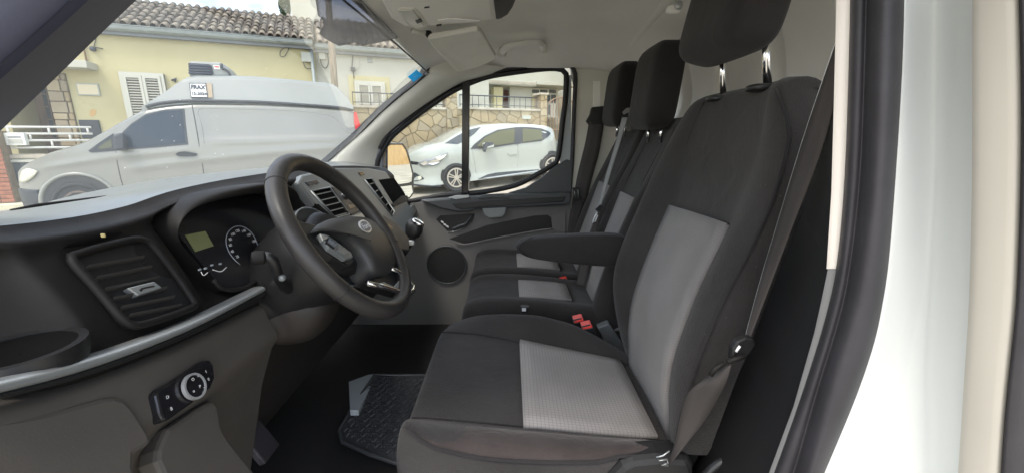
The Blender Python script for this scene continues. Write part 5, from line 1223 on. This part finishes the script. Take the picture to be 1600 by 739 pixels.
# ---------------------------------------------------------------- stone boundary wall
WSW = 11.25
sw_ = Thing('stone_wall', 'honey coloured crazy paved stone boundary wall behind the white hatchback', 'stone wall', S(3.5, WSW, .2))
def clip(poly, p, n):
    out = []
    for i in range(len(poly)):
        a, b = poly[i], poly[(i + 1) % len(poly)]
        da = (a[0] - p[0]) * n[0] + (a[1] - p[1]) * n[1]; db = (b[0] - p[0]) * n[0] + (b[1] - p[1]) * n[1]
        if da <= 0: out.append(a)
        if da * db < 0: t = da / (da - db); out.append((a[0] + (b[0] - a[0]) * t, a[1] + (b[1] - a[1]) * t))
    return out
def stones(parent, u0, u1, z0, z1, wv, sz, name='stone', cap=300):
    pts = []; tries = 0
    while tries < 6000 and len(pts) < cap:
        tries += 1; p = (random.uniform(u0, u1), random.uniform(z0, z1))
        if all((p[0] - q[0]) ** 2 + ((p[1] - q[1]) * 1.15) ** 2 > (sz * random.choice((.6, .8, 1.0, 1.25))) ** 2 for q in pts): pts.append(p)
    for p in pts:
        poly = [(u0, z0), (u1, z0), (u1, z1), (u0, z1)]
        for q in pts:
            if q is p or abs(q[0] - p[0]) > 3 * sz or abs(q[1] - p[1]) > 3 * sz: continue
            n = (q[0] - p[0], q[1] - p[1]); l = math.hypot(*n); n = (n[0] / l, n[1] / l)
            poly = clip(poly, ((p[0] + q[0]) / 2 - n[0] * .006, (p[1] + q[1]) / 2 - n[1] * .006), n)
            if len(poly) < 3: break
        if len(poly) < 3: continue
        cx = sum(a[0] for a in poly) / len(poly); cz_ = sum(a[1] for a in poly) / len(poly); dp = random.uniform(.012, .032)
        m = random.choice([K['stone'], K['stone'], K['stone2'], K['stone3']])
        n = len(poly); V = [S(a, wv, b) for a, b in poly] + [S(cx + (a - cx) * .95, wv - dp, cz_ + (b - cz_) * .95) for a, b in poly]
        Fc = [tuple(range(n, 2 * n))] + [(i, (i + 1) % n, n + (i + 1) % n, n + i) for i in range(n)]
        mesh(name, V, Fc, m, parent, smooth_=False)
uA, uB, uC, uDd = .55, uz(697, 180, WSW)[0], uz(714, 180, WSW)[0], uz(843, 180, WSW)[0]
zT = lambda px: uz(px, 171, WSW)[1]
zt1, zt2 = uz(640, 171, WSW)[1], uz(800, 173.5, WSW)[1]
sbox('wall_core', uA, uB, WSW, WSW + .25, -.1, zt1, K['mortar'], sw_); stones(sw_, uA, uB, 0, zt1, WSW, .30)
sbox('wall_core', uC, uDd, WSW, WSW + .25, 0, zt2, K['mortar'], sw_); stones(sw_, uC, uDd, .1, zt2, WSW, .30)
sbox('coping', uA, uB - .002, WSW - .07, WSW + .32, zt1, zt1 + .06, K['pave'], sw_, bev=.01)
sbox('coping', uC + .002, uDd - .002, WSW - .07, WSW + .32, zt2, zt2 + .06, K['pave'], sw_, bev=.01)
zp = uz(705, 143, WSW)[1]
sbox('wall_pier', uB, uC, WSW - .06, WSW + .35, 0, zp, K['mortar'], sw_); stones(sw_, uB + .005, uC - .005, 0, zp, WSW - .06, .26, 'pier_stone')
uE, uF = uz(831, 170, WSW)[0], uz(853, 170, WSW)[0]; zp2 = uz(842, 149, WSW)[1]
sbox('wall_pier', uDd, uF, WSW - .06, WSW + .35, 0, zp2, K['mortar'], sw_); stones(sw_, uDd + .005, uF - .005, .1, zp2, WSW - .06, .27, 'pier_stone')
sbox('pier_cap', uDd - .04, uF + .04, WSW - .1, WSW + .4, zp2, zp2 + .06, K['pave'], sw_, bev=.01)
plq = [uz(x, y, WSW) for x, y in ((815, 181), (828, 187))]
sbox('letter_slot', plq[0][0], plq[1][0], WSW - .065, WSW - .02, plq[1][1], plq[0][1], K['boxgrey'], sw_, bev=.004)
def railing(lab, u0, u1, zb, zt, sp, scroll=False):
    t = Thing('iron_railing', lab, 'railing', S((u0 + u1) / 2, WSW + .1, zb))
    tube('top_rail', [S(u0, WSW + .1, zt), S(u1, WSW + .1, zt)], .016, K['iron'], t, seg=6)
    tube('bottom_rail', [S(u0, WSW + .1, zb + .08), S(u1, WSW + .1, zb + .08)], .010, K['iron'], t, seg=6)
    n = int((u1 - u0) / sp)
    for i in range(n + 1):
        u = u0 + (u1 - u0) * i / n; tube('baluster', [S(u, WSW + .1, zb - .02), S(u, WSW + .1, zt)], .009, K['iron'], t, seg=5)
        if scroll and i % 2 == 0: tube('scroll', [S(u + .1 + math.cos(a) * .07, WSW + .09, (zb + zt) / 2 + math.sin(a) * .09) for a in [i2 * .55 for i2 in range(11)]], .008, K['iron'], t, seg=5)
railing('dark iron railing along the wall below the pale shuttered window', .75, uB - .02, zt1 + .06, uz(600, 146, WSW)[1], .19)
railing('short dark iron railing on the wall in front of the red porch door', uC + .12, uDd - .05, zt2 + .06, uz(790, 151, WSW)[1], .17)
gt_ = Thing('arched_gate', 'brown arched iron gate beside the end pier of the stone wall', 'gate', SP(868, 205, WSW + .1))
ug0, ug1 = uF + .02, uz(883, 180, WSW)[0] + .5; zg0, zg1 = gz(uF) + .2, uz(869, 152, WSW)[1]
um = (ug0 + ug1) / 2
arc = [S(um + math.cos(a) * (ug1 - ug0) / 2, WSW + .1, zg1 - .45 + math.sin(a) * .45) for a in [math.pi * i / 12 for i in range(13)]]
tube('gate_frame', [S(ug1, WSW + .1, zg0)] + arc + [S(ug0, WSW + .1, zg0)], .025, K['wood'], gt_, seg=6)
n_ = 12
for i in range(1, n_):
    u = ug0 + (ug1 - ug0) * i / n_; h_ = zg1 - .45 + .45 * math.sqrt(max(0, 1 - ((u - um) / ((ug1 - ug0) / 2)) ** 2))
    tube('gate_bar', [S(u, WSW + .1, zg0), S(u, WSW + .1, h_)], .014, K['wood'], gt_, seg=5)
tube('gate_rail', [S(ug0, WSW + .1, (zg0 + zg1) / 2), S(ug1, WSW + .1, (zg0 + zg1) / 2)], .02, K['wood'], gt_, seg=6)
gw = Thing('mirror_wall', 'plain ochre garden wall added out of view down the street for the door mirror', 'garden wall', S(20, WSW, .9))  # unseen wall added to fill the reflection in the door mirror
sbox('wall_body', uF + 2.2, 60, WSW + 1.2, WSW + 1.5, 0, 5.2, K['ochrewall'], gw); sbox('wall_cap', uF + 2.2, 60, WSW + 1.15, WSW + 1.55, 5.2, 5.3, K['pave'], gw)
# ---------------------------------------------------------------- porch house beyond the wall
ph = Thing('porch_house', 'pale house with a red door in a shaded porch, seen above the white hatchback', 'house', S(7, 15, .5))
WP = 14.6
sbox('wall', 4.9, 14, WP + 1.2, WP + 1.5, 0, 7, K['whitewall'], ph)
facade('porch_pier', 767, 138, 781, 172, WP, .3, K['render'], ph)
a, zc = uz(752, 133, WP); b, _ = uz(829, 136, WP)
sbox('porch_canopy', a, b, WP - .5, WP + 1.19, zc - .02, zc + .14, K['whitewall'], ph, bev=.01)
sbox('canopy_edge', a + .02, b - .02, WP - .52, WP - .5, zc + .02, zc + .10, K['pave'], ph)
ud, _ = uz(795, 150, WP); ue, _ = uz(829, 150, WP)
sbox('porch_screen', ud, ue, WP - .1, WP, .4, zc - .03, K['whitewall'], ph)
facade('red_door', 779, 139, 797, 176, WP + 1.19, .06, mat('door_red', (.22, .06, .045), .6), ph)
a2, z2 = uz(829, 134, WP - .1); b2, _ = uz(872, 137, WP - .1)
sbox('window_canopy', a2, b2 + .6, WP - .6, WP + 1.19, z2 - .02, z2 + .10, K['whitewall'], ph, bev=.01)
for q in ((831, 141, 842, 146), (844, 141, 855, 146), (858, 141, 868, 146), (853, 149, 859, 162), (861, 149, 868, 162), (853, 164, 859, 180)):
    f = facade('window_pane', *q, WP, .03, K['dkglass'], ph)
facade('window_frame', 829, 139, 871, 148, WP + .06, .05, K['shutter'], ph); facade('window_frame', 851, 147, 871, 184, WP + .065, .05, K['shutter'], ph)
sbox('side_wall', ue + .0, uz(852, 150, WP)[0], WP + .07, WP + .2, .4, zc + .0, K['render'], ph)

# ================================================================== SILVER DELIVERY VAN
W0 = 8.7
dv_ = Thing('delivery_van', 'silver refrigerated delivery van with raised white roof and a framed sign', 'van', S(-1.8, 9.6, 0))
def interp(tab, u):
    if u <= tab[0][0]: return tab[0][1]
    for a, b in zip(tab, tab[1:]):
        if u <= b[0]: return a[1] + (b[1] - a[1]) * (u - a[0]) / max(1e-6, b[0] - a[0])
    return tab[-1][1]
top = [uz(31, 285, W0 + .45), uz(36, 267, W0 + .42), uz(49, 256, W0 + .30), uz(81, 239, W0 + .10)] + [uz(x, y, W0) for x, y in ((107, 230), (130, 222), (156, 207), (182, 191), (209, 176), (228, 168), (260, 163), (300, 160), (400, 161), (500, 166), (545, 170), (556, 176), (562, 200), (567, 225))]
VU0, VU1 = top[0][0], top[-1][0]
def lean(z): return 0.0 if z < 1.1 else .14 * ((z - 1.1) / .8) ** 1.3
def utab(pts): return sorted(uz(x, y, W0) for x, y in pts)
CRS = [(utab([(318, 224.5), (380, 222), (460, 219), (550, 216)]), .016, .05), (utab([(192, 267), (260, 257), (317, 251), (380, 244), (460, 236), (535, 230)]), .018, .05), (utab([(60, 264), (120, 255), (180, 246), (240, 240), (300, 234)]), .014, .05)]
_p = [uz(314, 200, W0), uz(545, 200, W0), uz(400, 217, W0), uz(400, 171, W0)]; PNL = (_p[0][0], _p[1][0], _p[2][1], _p[3][1])
def vy(u, z):                            # near side surface of the van
    f = .42 * max(0, 1 - (u - VU0) / .55) ** 2.2; r = .10 * max(0, 1 - (VU1 - u) / .25) ** 2
    lo = .05 * max(0, (.45 - z) / .25) ** 2
    c = 0.0
    for tab, amp, wd in CRS:
        if tab[0][0] <= u <= tab[-1][0]:
            e = min(1, (u - tab[0][0]) / .25, (tab[-1][0] - u) / .15 + .3); q = z - interp(tab, u)
            c -= amp * e * math.exp(-(q / (wd if q > 0 else wd * .6)) ** 2)
    if PNL[0] < u < PNL[1] and PNL[2] < z < PNL[3]:
        s = min(1, (u - PNL[0]) / .03, (PNL[1] - u) / .25, (z - PNL[2]) / .05, (PNL[3] - z) / .05); c += .014 * s
    return W0 + lean(z) + f + r + lo + c
VC = W0 + .95
rows = []
un = [VU0, VU0 + .03, VU0 + .09] + [VU0 + .09 + (VU1 - VU0 - .12) * i / 70 for i in range(1, 71)] + [VU1]
for u in un:
    zt = interp(top, u); zb = .24; row = []
    for t in [i2 / 34 for i2 in range(34)]:
        z = zb + (zt - zb) * t; row.append((vy(u, z), z))
    row.append((vy(u, zt) + .03, zt - .012)); row.append((vy(u, zt) + .12, zt + .012)); row.append((vy(u, zt) + .4, zt + .03)); row.append((VC, zt + .045))
    full = row + [(2 * VC - a, b) for a, b in reversed(row[:-1])]
    rows.append([S(u, a, b) for a, b in full])
V_body = grid('body', rows, K['vansilver'], dv_, auto=40)
prism('front_cap', rows[0], SU * .01, K['vansilver'], dv_); prism('rear_cap', rows[-1], SU * -.01, K['vansilver'], dv_)
def vs(px, py, off=.006):                # photo point carried onto the van's side
    lo, hi = W0 - .2, W0 + 1.5
    for _ in range(40):
        m = (lo + hi) / 2; u, z = uz(px, py, m)
        if m < vy(u, z): lo = m
        else: hi = m
    u, z = uz(px, py, lo); return S(u, lo - off, z)
def vpoly(name, pts, off, m, parent=dv_, dep=.02): return prism(name, [vs(x, y, off) for x, y in pts], SW * dep, m, parent)
def vline(name, pts, r, m, off=.0, parent=dv_, n=24): return tube(name, smooth([vs(x, y, off) for x, y in pts], n), r, m, parent, seg=6)
fwn = vpoly('side_window', [(190, 209), (205, 194), (228, 179), (258, 172), (288, 170.5), (294, 226), (240, 231), (184, 235), (183, 220)], .010, K['vandark'])
vpoly('pane', [(193, 211), (207, 196), (230, 181), (258, 174.5), (285, 173), (290, 224), (240, 228.5), (187, 232)], .0125, K['vanglass'], fwn)
tw = vpoly('quarter_window', [(138, 236), (156, 223), (177, 209), (180, 236), (143, 239)], .010, K['vandark'])
vpoly('pane', [(154, 231), (165, 223), (174, 218), (176, 231), (156, 234)], .0125, K['carglass'], tw)
mrr = prism('side_mirror', [vs(x, y, .03) for x, y in ((184, 211), (196, 208), (201, 215), (202, 234), (186, 236), (183, 225))], SW * -.16, K['vandark'], dv_, bev=.03)
vline('door_gap', [(181, 236), (184, 258), (190, 284), (196, 300)], .006, K['vangap'])
vline('door_gap', [(300, 165), (305, 190), (310, 220), (317, 262), (322, 300)], .007, K['vangap'])
vline('panel_groove', [(319, 224), (314, 195), (310, 171), (345, 170), (400, 171), (470, 174), (505, 178), (524, 185), (537, 199), (549, 216)], .006, K['cargap'], n=60)
hd_ = vpoly('door_handle', [(275, 241), (280, 238), (290, 237), (302, 239), (308, 240), (306, 244), (290, 245), (278, 244)], .035, K['vandark'], dep=.03)
def vpatch(name, upper, lower, fn, off, m, parent, n=10, k=4):
    a = smooth([Vector((x, y, 0)) for x, y in upper], n); b = smooth([Vector((x, y, 0)) for x, y in lower], n); rows = []
    for p, q in zip(a, b): rows.append([fn(p.x + (q.x - p.x) * i / k, p.y + (q.y - p.y) * i / k, off) for i in range(k + 1)])
    return grid(name, rows, m, parent, sol=.02, off=-1)
whl = (126, 313); hu, hz = uz(*whl, W0)
hl = vpatch('headlight', [(33, 280), (37, 268), (46, 263.5), (60, 267.5)], [(34, 284), (42, 284.5), (53, 277.5), (60, 268.5)], vs, .008, K['lens'], dv_)
brow = []
for i in range(22):
    u = VU0 + .012 + (hu - .47 - VU0) * i / 21
    brow.append([S(u, vy(u, z) - .014, z) for z in (.245, .33, .42, .50, .56, uz(50, 295.5, W0 + .1)[1] - .01)])
grid('bumper', brow, K['vandark'], dv_, sol=.02, off=-1)
def wheel(parent, u, z, wv, r, rr, mrim, spokes=0, arch=None, tilt=0.0):
    c = S(u, wv - .01, z)
    if arch: disc('wheel_arch', S(u, wv + .03, z + .02), -SW, 0, arch, .037, K['vangap'], parent, seg=36)
    wq = disc('wheel', c, -SW, rr, r, .03, K['tyre'], parent, seg=36)
    tube('tyre_wall', [c - SW * .028 + (SU * math.cos(a) + Z_ * math.sin(a)) * (r - .04) for a in [2 * math.pi * i / 36 for i in range(36)]], .03, K['tyre'], wq, closed=True, seg=8)
    disc('rim', c, -SW, rr * .86, rr, .034, mrim, wq, seg=30)
    disc('rim_well', c, -SW, 0, rr * .86, .012, K['vangap'], wq, seg=30)
    disc('hub_cap', c, -SW, 0, rr * .24, .045, mrim, wq, seg=16)
    for i in range(spokes):
        a = 2 * math.pi * i / spokes + .3; d = SU * math.cos(a) + Z_ * math.sin(a); e = SU * -math.sin(a) + Z_ * math.cos(a)
        for s_ in (-1, 1): box('spoke', c - SW * .026 + d * rr * .52 + e * s_ * rr * .10, (d + e * s_ * .12) * rr * .40, e * rr * .055, SW * .008, mrim, wq)
    return wq
vw = wheel(dv_, hu, .34, W0, .34, .20, K['rust'], 0, arch=.43)
for i in range(10):
    a = 2 * math.pi * i / 10; box('rim_hole', S(hu, W0 - .046, .34) + (SU * math.cos(a) + Z_ * math.sin(a)) * .155, SU * .02, SW * .002, Z_ * .02, K['vangap'], vw)
arcp = [S(hu + math.cos(a) * .455, W0 - .004, .36 + math.sin(a) * .44) for a in [R(-10) + R(200) * i / 24 for i in range(25)]]
tube('arch_lip', arcp, .030, K['vansilver'], dv_, seg=8)
wheel(dv_, hu + 3.2, .34, W0, .34, .20, K['rust'], 0, arch=.42)
vpoly('tail_light', [(553, 175), (557, 176), (561, 190), (566, 206), (561, 212), (556, 206), (553, 190)], .012, K['taillight'], dep=.06)
# raised roof and its dark joint
def ry(z): return W0 + .13 + max(0, z - 1.88) * .42
seam = [(u, z - .02) for u, z in top if u > uz(226, 168, W0)[0]]
rtop = [uz(x, y, W0 + .28) for x, y in ((226, 169), (257, 146), (280, 127), (288, 122), (296, 119), (361, 118.5), (400, 120), (456, 125), (510, 130), (522, 133), (532, 141), (543, 154), (553, 171))]
rows = []
for i in range(41):
    u = rtop[0][0] + (rtop[-1][0] - .02 - rtop[0][0]) * i / 40; zt = max(interp(rtop, u), interp(top, u) + .015); zb = interp(top, u) - .01
    row = []
    for t in (0, .3, .6, .85, .95): z = zb + (zt - zb) * t; row.append((ry(z), z))
    row += [(ry(zt) + .05, zt + .004), (ry(zt) + .2, zt + .03), (VC, zt + .05)]
    rows.append([S(u, a, b) for a, b in row + [(2 * VC - a, b) for a, b in reversed(row[:-1])]])
rf = grid('raised_roof', rows, K['vanroof'], dv_, auto=45)
seamp = [(229, 168), (245, 163), (270, 160), (300, 158.5), (400, 160), (480, 165), (530, 169), (552, 173)]
tube('roof_joint', smooth([vs(x, y, .01) for x, y in seamp], 40), .026, K['vandark'], dv_, seg=8)
def rs(px, py, off=.005):
    lo, hi = W0, W0 + 1
    for _ in range(40):
        m = (lo + hi) / 2; u, z = uz(px, py, m)
        if m < ry(z): lo = m
        else: hi = m
    u, z = uz(px, py, lo); return S(u, lo - off, z)
rn = SU.cross((Z_ + SW * .42)).normalized(); rn = rn if rn.dot(SW) < 0 else -rn; ryv = (Z_ + SW * .42).normalized()
bkp = prism('sign_backing', [rs(x, y, .022) for x, y in ((320, 131), (331, 131), (333, 153), (322, 154))], SW * .01, K['signbrown'], rf)
sg_ = prism('framed_sign', [rs(x, y, .028) for x, y in ((296, 130.5), (322.5, 130.5), (326, 153.5), (299, 153.5))], SW * .02, K['ink'], rf)
prism('sign_face', [rs(x, y, .033) for x, y in ((297.6, 132), (321.3, 132), (324.4, 152), (300.2, 152))], SW * .003, K['sign'], sg_)
text('lettering', 'FRAX', rs(310.3, 137.4, .044), SU, ryv, .105, K['ink'], sg_, ext=.002, grow=.004, fit=.205)
text('lettering', '12-2024', rs(312, 147.4, .044), SU, ryv, .070, K['ink'], sg_, ext=.002, grow=.002, fit=.205)
# cooling unit on the roof
def up_(px, py, wv): u, z = uz(px, py, wv); return S(u, wv, z)
un_ = prism('cooling_unit', [up_(x, y, 9.25) for x, y in ((295, 120), (294, 98), (298, 96), (343, 98), (350, 101), (357, 109), (360, 120))], SW * .9, K['vanroof'], dv_, bev=.03)
gr_ = prism('unit_grille', [up_(x, y, 9.238) for x, y in ((294, 98.5), (327, 101), (331, 104), (334, 116), (330, 118), (296, 117))], SW * .05, K['vandark'], un_, bev=.008)
for i in range(4): tube('grille_bar', [up_(294.5, 101.5 + i * 4.3, 9.23), up_(329 + i, 104 + i * 3.9, 9.23)], .016, K['ink'], gr_, seg=6)
prism('unit_panel', [up_(x, y, 9.238) for x, y in ((333, 102), (343, 103), (344, 109), (335, 109))], SW * .02, K['sign'], un_, bev=.004)
prism('unit_badge', [up_(x, y, 9.236) for x, y in ((335, 103.6), (342, 104.2), (342.5, 106.2), (335.5, 106))], SW * .004, K['taillight'], un_)
tube('unit_hose', smooth([up_(x, y, 9.23) for x, y in ((346, 100), (347, 108), (352, 109), (357, 113), (360, 119))], 12), .02, K['vandark'], un_, seg=6)

# ================================================================== WHITE HATCHBACK
W1 = 8.95
car = Thing('hatchback_car', 'white five door hatchback parked in front of the honey stone wall', 'car', S(3.7, 9.8, .2))
ctop = [uz(x, y, W1 + .12) for x, y in ((636, 262), (638, 250), (645, 242), (665, 230), (694, 223.5), (722, 207.5), (740, 200.5), (757, 196.5), (791, 194.5), (834, 195.5), (856, 198), (868, 202), (874, 209), (876, 222), (873, 240), (871, 252))]
CU0, CU1 = ctop[0][0], max(p[0] for p in ctop)
ctop = sorted(ctop); 
def cbot(u): return gz(u) + .20
def belt(u): return cbot(u) + lerp(.70, .86, (u - CU0) / (CU1 - CU0))
def cy(u, z):
    b = belt(u); ln = 0 if z < b else .55 * (z - b) ** 1.05
    f = .55 * max(0, 1 - (u - CU0) / .75) ** 2.0; r = .28 * max(0, 1 - (CU1 - u) / .5) ** 2
    sh = -.022 * math.exp(-((z - b + .12) / .10) ** 2) + .03 * math.exp(-((z - cbot(u) - .20) / .12) ** 2)
    return W1 + ln + f + r + sh
CC = W1 + .87
rows = []
for i in range(61):
    u = CU0 + (CU1 - CU0) * i / 60; zt = interp(ctop, u); zb = cbot(u); zt = max(zt, zb + .25); row = []
    for t in (0, .08, .18, .3, .42, .54, .66, .78, .88, .96): z = zb + (zt - zb) * t; row.append((min(cy(u, z), CC - .3), z))
    e = min(cy(u, zt), CC - .28); row += [(e + .04, zt + .004), (e + .15, zt + .022), (CC, zt + .03)]
    rows.append([S(u, a, b) for a, b in row + [(2 * CC - a, b) for a, b in reversed(row[:-1])]])
grid('body', rows, K['carwhite'], car, auto=50)
prism('front_cap', rows[0], SU * .01, K['carwhite'], car); prism('rear_cap', rows[-1], SU * -.01, K['carwhite'], car)
def cs_(px, py, off=.006):
    lo, hi = W1 - .3, W1 + 1.5
    for _ in range(40):
        m = (lo + hi) / 2; u, z = uz(px, py, m)
        if m < cy(u, z): lo = m
        else: hi = m
    u, z = uz(px, py, lo); return S(u, lo - off, z)
def cpoly(name, pts, off, m, parent=car, dep=.02): return prism(name, [cs_(x, y, off) for x, y in pts], SW * dep, m, parent)
def cline(name, pts, r, m, off=0, parent=car, n=24): return tube(name, smooth([cs_(x, y, off) for x, y in pts], n), r, m, parent, seg=6)
sw1 = cpoly('side_window', [(735, 233), (741, 226), (757, 213), (777, 203.5), (808, 199), (806, 225.5), (764, 232)], .022, K['vandark'])
cpoly('pane', [(744, 229), (758, 215), (778, 205.5), (804, 201.5), (802.5, 223.5), (765, 229.5)], .027, K['carglass'], sw1)
cpoly('door_post', [(806, 199.5), (813, 199.3), (812.5, 225), (805, 226)], .020, K['vandark'])
sw2 = cpoly('rear_side_window', [(812, 199), (830, 199.5), (846, 201.5), (857, 206), (860, 209), (856, 214), (845, 221), (812, 224.5)], .022, K['vandark'])
cpoly('pane', [(816, 201.5), (845, 203.5), (847, 218), (816, 222.5)], .027, K['carglass'], sw2)
ws_ = cpoly('windscreen', [(695, 224.5), (708, 216.5), (722, 208.5), (738, 202), (751, 199), (742, 209), (726, 221), (715, 226)], .004, K['dkglass'], dep=.3)
cline('door_gap', [(809, 226), (810, 245), (808, 262), (806, 272)], .006, K['cargap'])
cline('door_gap', [(738, 236), (742, 255), (744, 270), (748, 282)], .006, K['cargap'])
cpoly('door_handle', [(793, 240), (806, 238.5), (807, 241), (795, 242.5)], .03, K['carwhite'], dep=.03)
md = cpoly('side_moulding', [(747, 280), (762, 273), (776, 270), (800, 268), (842, 265), (839, 269), (800, 275), (770, 279)], .012, K['vandark'])
cpoly('moulding_strip', [(752, 279), (800, 272), (840, 266.5), (839, 268.5), (800, 274.2), (765, 279)], .016, K['silver'], md)
mr2 = prism('side_mirror', [cs_(x, y, .05) for x, y in ((752, 224), (760, 222), (767, 224), (768, 230), (758, 232), (752, 230))], SW * -.14, K['carwhite'], car, bev=.02)
prism('mirror_case', [cs_(x, y, .20) for x, y in ((751, 226), (756, 222), (767, 223), (766, 226), (757, 229), (754, 238), (750, 236))], SW * .06, K['vandark'], car, bev=.008)
hl2 = vpatch('headlight', [(653, 255), (663, 250), (676, 247.5), (699, 239)], [(658, 260), (668, 260), (684, 256.5), (699, 240.5)], cs_, .012, K['lensdk'], car)
cpoly('lamp_unit', [(668, 256), (674, 251), (684, 249), (686, 254), (676, 258)], .045, K['chrome'], hl2, dep=.01)
cpoly('lamp_unit', [(656, 256), (664, 252), (668, 255), (662, 259)], .045, K['chrome'], hl2, dep=.01)
cpoly('lamp_strip', [(680, 248), (698, 240.5), (693, 247), (686, 251)], .045, K['lens'], hl2, dep=.01)
cpoly('grille', [(636, 254), (642, 252), (656, 254), (652, 258), (640, 257)], .012, K['gloss'], dep=.05)
fg = cpoly('fog_lamp', [(640, 272), (648, 270), (660, 277), (663, 280), (650, 284), (640, 283)], .012, K['vandark'], dep=.05)
cpoly('fog_ring', [(653, 276), (657, 275), (659, 279), (655, 282), (653, 280)], .016, K['lens'], fg)
cline('lower_lip', [(640, 288), (665, 291), (690, 291)], .022, K['vandark'])
cu_, cz_ = uz(713, 279, W1)
wheel(car, cu_, gz(cu_) + .315, W1 + .02, .315, .215, K['rim'], 5, arch=.345)
ru_ = cu_ + 2.42
wheel(car, ru_, gz(ru_) + .315, W1 + .02, .315, .215, K['rim'], 5, arch=.345)
